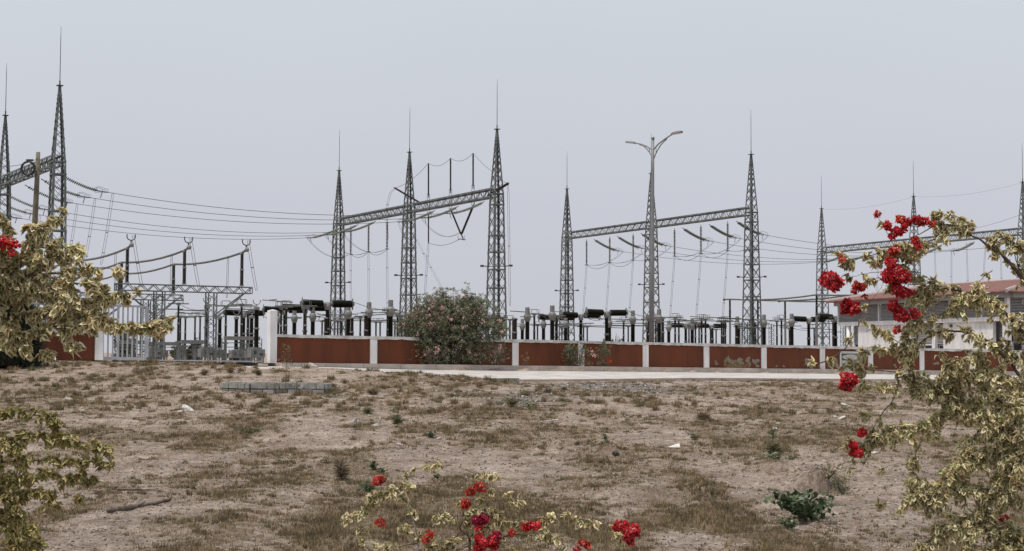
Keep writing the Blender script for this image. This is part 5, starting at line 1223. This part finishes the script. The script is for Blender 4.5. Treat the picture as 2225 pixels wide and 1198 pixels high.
q = WP(t_of(1292), .8); shrub('oleander', 'narrow upright oleander with one orange tip poking above the coping', 'shrub', q, .5, .3, 1.55, 20, 1400, [M['ole'], M['olel'], M['weed']], 2, .12, .022, 9, .3, .012, flm='bracto')
q = WP(t_of(1127), .7); shrub('weed_plant', 'thin yellowish weed in front of the pilaster right of the large oleander', 'weed', q, .22, .12, .75, 8, 160, [M['weedy'], M['stick'], M['olel']], 0, .09, .018, 10, .3, .007, 8)
q = WP(t_of(1578), .6); shrub('weed_plant', 'low yellow dry weed under the peeling plaster patches', 'weed', q, 1.0, .25, .32, 30, 900, [M['weedy'], M['grassA'], M['olel']], 0, .08, .014, 11, .5, .005, 8)
q = P(1765, 793, 88); q = WP(t_of(1768), .5); shrub('weed_plant', 'leafless dry twigs in front of the red panel left of the wall sign', 'weed', q, .3, .2, .25, 12, 60, [M['grassA']]*3, 0, .06, .012, 12, .5, .005, 6)
# tall dry weeds by the planter
for (u, vb, h, lab, s_) in ((620, 866, 118, 'tall thin dry weed with brown seed head behind the block planter', 21), (594, 866, 56, 'short bare dry weed at the left of the tall one in the planter', 22), (643, 862, 44, 'short forked dry weed at the right of the tall one in the planter', 23)):
    D = 51.0; b_ = P(u, vb, D); b_.z = float(G(b_.x, b_.y)); H = (hor(u)-(vb-h))*px(D)-b_.z; t = thing('weed_plant', lab, 'weed', b_)
    mb = MB(); mb.tube([Vector((0, 0, -.05)), Vector((.02, 0, H*.5)), Vector((-.02, 0, H))], [.012, .009, .004], 5); mb.obj('stem', M['stick'], t)
    rs = np.random.default_rng(s_); n = 260 if h > 100 else 60; z = rs.uniform(.5 if h > 100 else .3, 1.0, n)*H; sp = .22*(1.15-z/H)*2 if h > 100 else np.full(n, .1)
    a = rs.uniform(0, 6.28, n); r_ = rs.random(n)*sp+.02; Pn = np.stack([np.cos(a)*r_, np.sin(a)*r_, z], 1)+np.array(b_); d = np.stack([np.cos(a), np.sin(a), rs.uniform(0, .8, n)], 1)
    lance('foliage', Pn, d, rs.uniform(.05, .09, n), rs.uniform(.02, .03, n), [M['stick'], M['weedy'], M['grassB']], rs.integers(0, 3, n), t)
# evergreen at the left
D = 62.0; eb = P(18, 790, D); eb.z = float(G(eb.x, eb.y)); t = thing('evergreen_tree', 'dense dark evergreen behind the bougainvillea at the left edge', 'tree', eb)
mb = MB(); mb.tube([(0, 0, -.2), (0, 0, 2.5), (0, 0, 5.6)], [.16, .12, .04], 8); mb.obj('trunk', M['stick'], t)
n = 26000; rs = np.random.default_rng(4); z = rs.random(n)**.85; H = 6.2; prof = np.interp(z, [0, .1, .35, .6, .8, 1], [1.38, 1.42, 1.35, .95, .5, .06])
a = rs.uniform(0, 6.28, n); rr = np.sqrt(rs.uniform(.35, 1, n))*prof*(1+.16*noise2(a*2.2, z*9, 5)+.08*noise2(a*6, z*22, 6)); xo = -.55*z
Pn = np.stack([np.cos(a)*rr-1.1*z, np.sin(a)*rr, z*H], 1)+np.array(eb); d = np.stack([np.cos(a), np.sin(a), np.full(n, .9)], 1)+rs.normal(size=(n, 3))*.4
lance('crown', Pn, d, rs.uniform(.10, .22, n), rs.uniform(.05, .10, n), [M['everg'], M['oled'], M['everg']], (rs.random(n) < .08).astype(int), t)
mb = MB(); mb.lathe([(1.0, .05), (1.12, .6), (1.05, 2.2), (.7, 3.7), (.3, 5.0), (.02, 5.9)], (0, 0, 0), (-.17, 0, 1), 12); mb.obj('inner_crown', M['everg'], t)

# ---- weeds on the field
def ground_weed(u, v, wpx_, hpx, lab, mats, L=.07, w=.045, n=300, name='weed_plant', flat=.5, seed=1):
    p = ground_pt(u, v); k = px(p.y); rs = np.random.default_rng(seed); t = thing(name, lab, 'weed', p)
    rx = wpx_*k/2; h = hpx*k; ns = 14; 
    mb = MB()
    dirs = []
    for i in range(ns):
        a = rs.uniform(0, 6.28); r_ = rs.uniform(.3, 1.1)*rx; tip = Vector((math.cos(a)*r_, math.sin(a)*r_, h*rs.uniform(.3, 1.0))); mb.tube([Vector((0, 0, -.02)), Vector((tip.x*.5, tip.y*.5, tip.z*.8)), tip], .004, 4); dirs.append(tip)
    o = mb.obj('stem', mats[0], t); o['kind'] = 'stuff'
    T = np.array([tuple(x) for x in dirs]); ti = rs.integers(0, ns, n); f = rs.random(n)**.7
    Pn = T[ti]*f[:, None]; Pn[:, 2] = Pn[:, 2]*1.0+rs.uniform(0, .3, n)*h*(1-f); Pn += rs.normal(size=(n, 3))*rx*.10; Pn[:, 2] = np.maximum(Pn[:, 2], .005); Pn += np.array(p)
    d = rs.normal(size=(n, 3)); d[:, 2] = d[:, 2]*.4+.25
    lance('leaf', Pn, d, L*rs.uniform(.5, 1.2, n), w*rs.uniform(.6, 1.2, n), mats, rs.integers(0, len(mats), n), t); return t
GW = [M['weed'], M['leafg'], M['olel']]
ground_weed(1757, 1130, 150, 62, 'broad dark green leafy weed sprawling on the ground at lower right', [M['weed'], M['leafg'], M['leafg']], .10, .075, 620, seed=2)
ground_weed(1712, 1150, 60, 22, 'low trailing green shoots left of the broad dark green weed', [M['weed'], M['leafg'], M['olel']], .07, .045, 90, seed=3)
ground_weed(1830, 1075, 55, 40, 'thin scattered green stems right of the broad dark green weed', [M['weed'], M['leafg'], M['olel']], .06, .045, 60, seed=4)
ground_weed(1800, 1040, 120, 40, 'sparse spindly stems just behind the broad dark green weed', [M['weed'], M['grassA'], M['olel']], .06, .04, 60, seed=14)
for i, (u, v, w_, h_, lab, ms, n_) in enumerate([(812, 1022, 22, 18, 'small round green weed near the centre left of the field', GW, 120), (828, 1030, 14, 10, 'tiny green weed touching the small round one', GW, 50), (799, 1066, 20, 16, 'pale green tuft just left of the lowest orange blossom spray', GW, 70), (742, 1043, 20, 42, 'dark brown spiky dead tuft left of the small green weeds', [M['grassB'], M['stick'], M['grassC']], 160),
        (936, 951, 20, 14, 'small green weed left of a pale stone in mid field', GW, 80), (862, 922, 24, 18, 'green tuft right of the two pale stones', [M['weed'], M['grassC'], M['grassG']], 130), (800, 900, 18, 12, 'olive tuft above the two pale stones', [M['grassC'], M['grassG'], M['weed']], 80), (1150, 890, 40, 20, 'bright green weeds growing in the gravel below the road', [M['grassG'], M['weed'], M['olel']], 160), (1112, 884, 26, 22, 'dark bushy tuft at the left of the gravel below the road', [M['grassC'], M['grassB'], M['weed']], 180),
        (1315, 958, 12, 14, 'single green sprig above the small black stone', GW, 40), (1683, 990, 34, 30, 'dark brown tuft with green base on the right of the field', [M['grassB'], M['grassC'], M['weed']], 240), (1680, 998, 30, 12, 'green leaves at the foot of the dark brown tuft on the right', GW, 70), (1530, 912, 34, 12, 'low dark brown mound of dead grass right of centre', [M['grassB'], M['stick'], M['grassB']], 220),
        (501, 811, 24, 20, 'round brown tussock in front of the gate pillar', [M['grassB'], M['grassA'], M['grassB']], 260), (443, 816, 18, 12, 'smaller brown tussock left of the round one', [M['grassB'], M['grassA'], M['grassC']], 140), (562, 816, 18, 12, 'brown tussock between the gate pillar and the block planter', [M['grassB'], M['grassA'], M['grassC']], 140), (812, 858, 34, 14, 'wide brown tussock right of the block planter', [M['grassB'], M['grassA'], M['grassC']], 220),
        (545, 942, 60, 10, 'faint green patch of low weeds left of centre', [M['grassG'], M['weed'], M['grassC']], 110), (1510, 955, 30, 14, 'grey-green low weed in the right middle of the field', [M['weed'], M['olel'], M['grassC']], 80), (950, 1040, 14, 12, 'tiny green weed under the thin arching bougainvillea shoot', GW, 40), (1140, 862, 30, 12, 'dark green tuft beside the road edge above the gravel', [M['grassC'], M['weed'], M['grassB']], 120), (1680, 960, 10, 40, 'thin upright green stem above the dark tuft on the right', GW, 24)]):
    spiky = 'tuss' in lab or 'tuft' in lab or 'mound' in lab
    ground_weed(u, v, w_, h_, lab, ms, .16 if spiky else .07, .014 if spiky else .04, n_*(3 if spiky else 1), seed=30+i)

# ---- dry grass: short dead blades (nobody could count them)
def sample(n, y0, y1, pw=1.0):
    Y = np.exp(rng.uniform(math.log(y0), math.log(y1), n)); a = rng.uniform(-.375, .375, n)*np.where(rng.random(n) < .25, 1.45, 1.0); return a*Y, Y
def blades(name, label, nclump, per, hs, spread, y0, y1, matl, probs, dfun, lie=.25, wk=1.0, seed=5):
    X, Y = sample(nclump*3, y0, y1); d = dfun(X, Y); t, q = tq(X, Y); keep = (rng.random(len(X)) < d) & ((q > 10.9) | ((t < -2.5) & (q > 1.0))); X = X[keep][:nclump]; Y = Y[keep][:nclump]; dd = d[keep][:nclump]
    n = len(X); hb = rng.uniform(.6, 1.3, n)*(.55+.7*dd); N = n*per
    sp = spread*(.7+Y/45); x = np.repeat(X, per)+rng.normal(size=N)*np.repeat(sp, per); y = np.repeat(Y, per)+rng.normal(size=N)*np.repeat(sp, per); z = G(x, y)
    h = hs*np.repeat(hb, per)*rng.uniform(.4, 1.25, N)*(.8+.006*y); a = rng.uniform(0, 2*math.pi, N); lean = rng.uniform(.05, .8, N)
    flat = rng.random(N) < lie; lean = np.where(flat, 2.2, lean); hz = np.where(flat, .12, 1/np.sqrt(1+lean**2)); hr = lean/np.sqrt(1+lean**2)
    w = (.0028+.00016*y)*wk*rng.uniform(.7, 1.4, N); ca, sa = np.cos(a), np.sin(a)
    tip = np.stack([x+ca*h*hr, y+sa*h*hr, z+h*hz+.004], 1); b = rng.uniform(0, 2*math.pi, N); l = np.stack([x-np.cos(b)*w, y-np.sin(b)*w, z-.008], 1); r = np.stack([x+np.cos(b)*w, y+np.sin(b)*w, z-.008], 1)
    V_ = np.stack([l, r, tip], 1).reshape(-1, 3); F_ = np.arange(N*3).reshape(N, 3)
    mi = np.repeat(rng.choice(len(matl), size=n, p=probs), per); sw = rng.random(N) < .3; mi = np.where(sw, rng.choice(len(matl), size=N, p=probs), mi)
    tag(link(name, npmesh(name, V_, F_, matl, mi)), label, 'grass', kind='stuff')
GM = [M['grassA'], M['grassB'], M['grassC'], M['grassG']]
blades('dry_grass', 'short dead straw-coloured grass scattered thinly over the whole field', 52000, 7, .045, .028, 15.5, 69, GM, [.36, .46, .16, .02], lambda x, y: np.clip((dens(x, y)-.22)*1.5, 0.03, 1))
blades('grass_tufts', 'darker taller dry grass tufts dotted over the field', 18500, 24, .070, .022, 16, 69, GM, [.22, .50, .25, .03], lambda x, y: np.clip((dens(x, y)-.18)*1.3, 0.04, 1)*(fbm(x*2.1, y*2.1, 55, 2) > .0), lie=.12, wk=1.25)
tuss = lambda x, y: np.where((y > 42) & (tq(x, y)[0] < 3), 1.0, .15)
blades('grass_tussocks', 'small round brown tussocks dotted over the bank below the gateway', 520, 80, .12, .035, 30, 69, GM, [.25, .5, .22, .03], tuss, lie=.05)
# pebbles and gravel
oc = np.array([(1, 0, 0), (0, 1, 0), (-1, 0, 0), (0, -1, 0), (0, 0, .7), (0, 0, -.5)]); of = np.array([(0, 1, 4), (1, 2, 4), (2, 3, 4), (3, 0, 4), (1, 0, 5), (2, 1, 5), (3, 2, 5), (0, 3, 5)])
def pebbles(name, label, n, dfun, s0, s1, mats, y0=15.5, y1=69):
    X, Y = sample(n*4, y0, y1); t, q = tq(X, Y); keep = (rng.random(len(X)) < dfun(X, Y)) & (q > 10.8); X = X[keep][:n]; Y = Y[keep][:n]; n = len(X); Z = G(X, Y)
    R = rot_from(rng.normal(size=(n, 3))*np.array([1, 1, .25]), rng.normal(size=(n, 3))*.35+np.array([0, 0, 1])); sc = (s0+(s1-s0)*rng.random(n)**3)*(.6+Y/60)
    tv = oc[None]*rng.uniform(.6, 1.3, (n, 6, 1)); V_ = np.einsum('nij,nkj->nki', R, tv)*sc[:, None, None]+np.stack([X, Y, Z+sc*.15], 1)[:, None, :]
    F_ = of[None]+(np.arange(n)*6)[:, None, None]; mi = np.repeat(rng.integers(0, len(mats), n), 8)
    tag(link(name, npmesh(name, V_.reshape(-1, 3), F_.reshape(-1, 3), mats, mi)), label, 'pebbles', kind='stuff')
M['rockl'] = mat('pale_pebble', (.42, .36, .33), .95, .2, 8); M['peb'] = mat('soil_pebble', (.33, .27, .24), .95, .25, 8); M['pebd'] = mat('dark_clod', (.13, .10, .08), .95, .25, 8); M['pebg'] = mat('grey_gravel', (.30, .29, .27), .95, .25, 8)
pebbles('pebbles', 'small pale stones and soil crumbs scattered over the field', 42000, lambda x, y: np.clip(1.05-dens(x, y), .15, 1), .006, .030, [M['peb'], M['pebd'], M['peb'], M['pebd'], M['pebd'], M['rockl']])
pebbles('gravel', 'grey gravel spread below the edge of the road', 7000, lambda x, y: grav(x, y), .015, .06, [M['pebg'], M['peb'], M['pebd'], M['rock']], 45, 69)

# ================================================================ small things on the field
def rock_me(w, h, d, seed, flat=False):
    rs = random.Random(seed); mb = MB(); n = 9; kx = rs.uniform(-.25, .25); rings = ((.0, .75, -.3), (0, 1.0, 0.0), (0, .92, .5), (0, .62, .86)); vs = []
    for (_, r, z) in rings:
        for k in range(n): a = 2*math.pi*k/n; q = r*rs.uniform(.8, 1.15); vs.append(Vector((math.cos(a)*q*w/2+kx*w*z, math.sin(a)*q*d/2, z*h*rs.uniform(.7, 1.1)*(1+kx*math.cos(a)*2))))
    vs.append(Vector((kx*w, 0, h*.92))); fs = []
    for i in range(3):
        for k in range(n): k2 = (k+1) % n; fs.append((i*n+k, i*n+k2, (i+1)*n+k2, (i+1)*n+k))
    for k in range(n): fs.append((3*n+k, 3*n+(k+1) % n, 4*n))
    fs.append(tuple(range(n))[::-1]); mb.add(vs, fs); return mb
for i, (u, v, w_, h_, m_, lab, nm, cat_) in enumerate([
        (409, 893, 27, 15, 'chalk', 'crumpled white rubble lump left of centre on the field', 'rubble', 'rubble'), (391, 895, 14, 3, 'chalk', 'thin white flake just left of the white rubble lump', 'rubble', 'rubble'), (151, 870, 18, 7, 'rock', 'pale grey stone on the left of the field', 'stone', 'stone'), (284, 835, 16, 5, 'plaster', 'flat stone on the bank below the sliding gate', 'stone', 'stone'),
        (767, 919, 18, 12, 'rock', 'pointed pale stone, left one of the pair in mid field', 'stone', 'stone'), (815, 926, 22, 8, 'rock', 'flat pinkish stone, right one of the pair in mid field', 'stone', 'stone'), (954, 956, 13, 6, 'rock', 'small pale stone right of the little green weed in mid field', 'stone', 'stone'), (869, 968, 15, 5, 'rock', 'pale flat stone below the pair in mid field', 'stone', 'stone'), (708, 1006, 14, 4, 'rock', 'pale flat stone above the orange blossom spray', 'stone', 'stone'),
        (1339, 992, 18, 11, 'black', 'small black stone below the dug bank in the centre', 'stone', 'stone'), (1390, 944, 8, 4, 'rock', 'tiny white chip in the middle of the field', 'rubble', 'rubble'), (1689, 922, 11, 4, 'rock', 'small white chip resting on dark grass at right', 'rubble', 'rubble'), (1684, 933, 13, 4, 'chalk', 'second white chip just below the one on dark grass', 'rubble', 'rubble'), (1838, 882, 20, 7, 'chalk', 'white flat stone below the right end of the road', 'stone', 'stone'),
        (1813, 906, 14, 5, 'chalk', 'left one of two white stones near the bougainvillea', 'stone', 'stone'), (1829, 910, 16, 7, 'chalk', 'right one of two white stones near the bougainvillea', 'stone', 'stone'), (1899, 985, 18, 5, 'chalk', 'white flake right of the lowest red blossom beside the bush', 'rubble', 'rubble'), (1888, 997, 16, 6, 'rock', 'pale stone below the white flake beside the bush', 'stone', 'stone'), (1985, 860, 14, 3, 'chalk', 'thin white flake behind the bougainvillea branches', 'rubble', 'rubble'),
        (1540, 861, 8, 5, 'rock', 'tiny pale chip near the road edge right of centre', 'rubble', 'rubble'), (1785, 836, 12, 5, 'plaster', 'grey-green stone at the road edge below the wall sign', 'stone', 'stone'), (708, 868, 18, 6, 'plaster', 'mossy flat stone right of the block planter', 'stone', 'stone'), (640, 829, 18, 4, 'rock', 'pale flat slab lying inside the block planter', 'slab', 'slab'), (1300, 1143, 20, 7, 'rock', 'pale stone left of the large lower red blossom', 'stone', 'stone'), (1200, 915, 26, 4, 'rock', 'flat pale stone in the hollow below the gravel', 'stone', 'stone'), (1205, 906, 14, 4, 'plaster', 'greenish stone in the hollow below the gravel', 'stone', 'stone'),
        (1790, 1003, 10, 4, 'rock', 'small pale stone on top of the eroded bank', 'stone', 'stone'), (105, 1122, 20, 6, 'rock', 'pale stone beside the lower left bougainvillea', 'stone', 'stone'), (1190, 1178, 14, 5, 'rock', 'pale stone near the bottom centre edge', 'stone', 'stone'), (800, 880, 10, 3, 'rock', 'tiny white chip above the pair of stones', 'rubble', 'rubble'), (500, 870, 9, 4, 'rockd', 'small brown stone below the planter corner', 'stone', 'stone')]):
    p = ground_pt(u, v); k = px(p.y)
    tag(rock_me(w_*k, h_*k*.9, w_*k*.7, 100+i).obj(nm, M[m_], None, loc=p), lab, cat_)
# triangular white sheet
p = ground_pt(1464, 975); mb = MB(); mb.add([(-.15, 0, .02), (.13, -.05, .02), (.13, .1, .10), (-.15, 0, .03), (.13, -.05, .03), (.13, .1, .11)], [(0, 1, 2)[::-1], (3, 4, 5), (0, 1, 4, 3), (1, 2, 5, 4), (2, 0, 3, 5)]); tag(mb.obj('board_scrap', M['chalk'], None, loc=p), 'triangular white scrap lying right of centre on the field', 'scrap')
# sticks
for (pts, r_, lab, m_, nm) in (([(237, 1115), (285, 1107), (335, 1098), (365, 1090), (370, 1083)], .05, 'thick grey-brown fallen branch at lower left', 'stick', 'fallen_branch'), ([(255, 1066), (300, 1066), (350, 1069)], .025, 'straight thin stick above the thick fallen branch', 'stick', 'stick'), ([(640, 1063), (665, 1058), (678, 1050)], .012, 'pale forked twig on the field left of the orange blossom', 'barkl', 'twig'), ([(1370, 955), (1400, 953), (1420, 951)], .014, 'pale thin twig in the middle of the field', 'barkl', 'twig'),
        ([(1578, 1095), (1577, 1070), (1583, 1050)], .014, 'pale curved straw left of the broad green weed', 'barkl', 'straw'), ([(30, 870), (40, 862), (44, 858)], .02, 'pale short stick at the far left of the field', 'barkl', 'stick'), ([(280, 838), (262, 842), (255, 841)], .02, 'dark short stick beside the flat stone on the bank', 'stick', 'stick'), ([(990, 890), (1015, 893), (1035, 897)], .02, 'half-buried stick below the broken road edge', 'stick', 'stick')):
    q = [ground_pt(*a)+Z3*(r_*.6) for a in pts]; o0_ = q[0]; mb = MB(); cv = curve2([a-o0_ for a in q], 5) if len(q) > 2 else [a-o0_ for a in q]
    cv = [c+Vector((0, 0, random.uniform(-.3, .3)*r_)) for c in cv]; N = len(cv); mb.tube(cv, [r_*(1-.72*i/(N-1))*random.uniform(.9, 1.1) for i in range(N)], 7)
    if nm == 'fallen_branch': mb.tube([cv[6], cv[6]+Vector((.12, .05, .08))], [.02, .012], 5)
    tag(mb.obj(nm, M[m_], None, True, loc=o0_), lab, 'stick')
# block planter
pl = thing('block_planter', 'low oval planter of two courses of grey concrete blocks', 'planter', P(590, 855, 51.5)); B0 = pl.location.copy()
pc = [P(482, 850, 53.0), P(500, 850, 51.9), P(545, 850, 51.2), P(705, 850, 51.2), P(716, 850, 52.2), P(700, 850, 54.0), P(520, 850, 54.2), P(484, 850, 53.6)]
zb0 = min(float(G(x.x, x.y)) for x in pc[:4])+.0
def walk(path, lens, z, h, off):
    segs = [(path[i], path[i+1]) for i in range(len(path)-1)]
    for (a, b) in segs:
        a = Vector((a.x, a.y, 0)); b = Vector((b.x, b.y, 0)); L = (b-a).length; d = (b-a)/L; n_ = max(1, round((L-off*0)/lens[0])); l = L/n_
        cuts = [0]+[min(max(l*(k+(off if 0 < k < n_ else 0)), 0), L) for k in range(1, n_)]+[L]
        for k in range(n_):
            x0, x1 = cuts[k], cuts[k+1]; c = a+d*((x0+x1)/2); s = Vector((-d.y, d.x, 0)); mb = MB(); jz = random.uniform(-.008, .008)
            mb.box(Vector((0, 0, 0)), (x1-x0-.03, .15, h-.022), (d, s, Z3)); o = mb.obj('concrete_block', M['blockd'] if (z < zb0+.1 and random.random() < .6) else random.choice([M['block'], M['block'], M['blockl']]), pl, loc=Vector((c.x, c.y, z+h/2+jz))-B0+s*random.uniform(-.008, .008))  # lower course gets darker blocks, so the top course is coloured as lit
cl = pc+[pc[0]]
walk(cl, [.40], zb0-.02, .19, .0); walk(cl, [.385], zb0+.17, .19, .35)
mb = MB(); tp = [Vector((x.x, x.y, zb0+.26)) for x in pc]; c_ = sum(tp, Vector())/len(tp); c_.z += .05; ins = [c_+(x-c_)*.93 for x in tp]; mb.add([x-B0 for x in ins]+[c_-B0], [(i, (i+1) % 8, 8) for i in range(8)]); mb.obj('soil_fill', M['ground'], pl)
# culvert ends in the broken road edge
def slab(name, label, cat, u, v, wpx_, hpx, dep, m_, D, rot=0, taper=1.0):
    k = px(D); c = P(u, v, D); w2 = wpx_*k; h2 = hpx*k; mb = MB(); rs = random.Random(int(u)); vs = []
    for z in (0, h2):
        for (x, y) in ((-.5, -.5), (.5, -.5), (.5, .5), (-.5, .5)):
            tx = taper if z > 0 else 1; vs.append(Vector((x*w2*tx+rs.uniform(-.02, .02), y*dep, z+rs.uniform(-.02, .02))))
    mb.add(vs, [(3, 2, 1, 0), (4, 5, 6, 7), (0, 1, 5, 4), (1, 2, 6, 5), (2, 3, 7, 6), (3, 0, 4, 7)]); o = mb.obj(name, M[m_], None, loc=c); o.rotation_euler = (0, 0, rot); return tag(o, label, cat)
def block_q(ta, tb, qa, qb, z1a, z1b, z0, m_, lab):
    c = WP((ta+tb)/2, (qa+qb)/2, z0); o = [WP(ta, qa, 0), WP(tb, qa, 0), WP(tb, qb, 0), WP(ta, qb, 0)]; zt = [z1a, z1b, z1b, z1a]; rs = random.Random(int(ta*10)); J = lambda: Vector((rs.uniform(-.03, .03), rs.uniform(-.03, .03), rs.uniform(-.02, .01)))
    mb = MB(); mb.add([Vector((p.x, p.y, z0))-c for p in o]+[Vector((p.x, p.y, z))-c+J() for p, z in zip(o, zt)], [(0, 1, 2, 3), (4, 5, 6, 7)[::-1], (0, 4, 5, 1), (1, 5, 6, 2), (2, 6, 7, 3), (3, 7, 4, 0)])
    tag(mb.obj('culvert_headwall', M[m_], None, loc=c), lab, 'culvert')
block_q(2.3, 4.42, 10.46, 10.95, -.55, -.70, -1.35, 'blockd', 'shade-darkened concrete end block left of the gap in the road edge')  # shade of this face is put into the block colour
block_q(5.35, 7.6, 10.40, 10.85, -.80, -.80, -1.45, 'block', 'weathered concrete end block right of the gap in the road edge')
slab('slab', 'pale broken concrete slab lying in the gap of the road edge', 'slab', 1018, 843, 32, 8, .6, 'conc', 65.0, .35)
slab('slab', 'second broken slab higher in the gap of the road edge', 'slab', 1000, 832, 30, 5, .6, 'conc', 67.0, .2)
for i, (u, v, w_, h_, D_, lab) in enumerate([(571, 797, 20, 6, 70.5, 'small concrete footing at the base of the tall gate pillar'), (628, 798, 22, 3, 69.5, 'flat pale slab left of the debris in front of the red wall'), (652, 797, 24, 3, 69.8, 'flat pale slab in the middle of the debris below the red wall'), (668, 799, 20, 4, 69.3, 'flat pale slab right of the middle one below the red wall')]):
    slab('slab', lab, 'slab', u, v, w_, h_, .35, 'rock' if i else 'plinth', D_, .3)
p = P(684, 800, 69.4); mb = rock_me(.55, .24, .35, 55); tag(mb.obj('rubble', M['plinth'], None, loc=p), 'pointed block of rubble right of the slabs below the red wall', 'rubble')
# far scrub seen through the gateway
for i, (u, w_, h_, D_, lab) in enumerate([(270, 50, 5.5, 210, 'dark rounded bush far behind the bars of the sliding gate'), (330, 40, 2.6, 230, 'low far bush left of the double lattice legs'), (400, 70, 2.6, 240, 'low far scrub seen between the lattice legs'), (425, 30, 3.4, 235, 'low far bush right of the double lattice legs'), (520, 60, 2.2, 240, 'low far scrub left of the tall gate pillar'), (1338, 26, 5.0, 230, 'thin far tree top just above the coping left of the street lamp'), (1352, 14, 4.4, 235, 'smaller far tree top just above the coping left of the street lamp')]):
    p = P(u, 780, D_); z0 = float(G(p.x, p.y)); k = px(D_); rx = w_*k/2
    shrub('far_bush', lab, 'bush', (p.x, p.y, z0), rx, rx*.6, h_, 30, 1600 if i < 5 else 260, [M['scrub'], M['ole'], M['scrub']], 0, .5, .22, 60+i, .4, .03, 10)
q = np.linspace(-500, 600, 10)
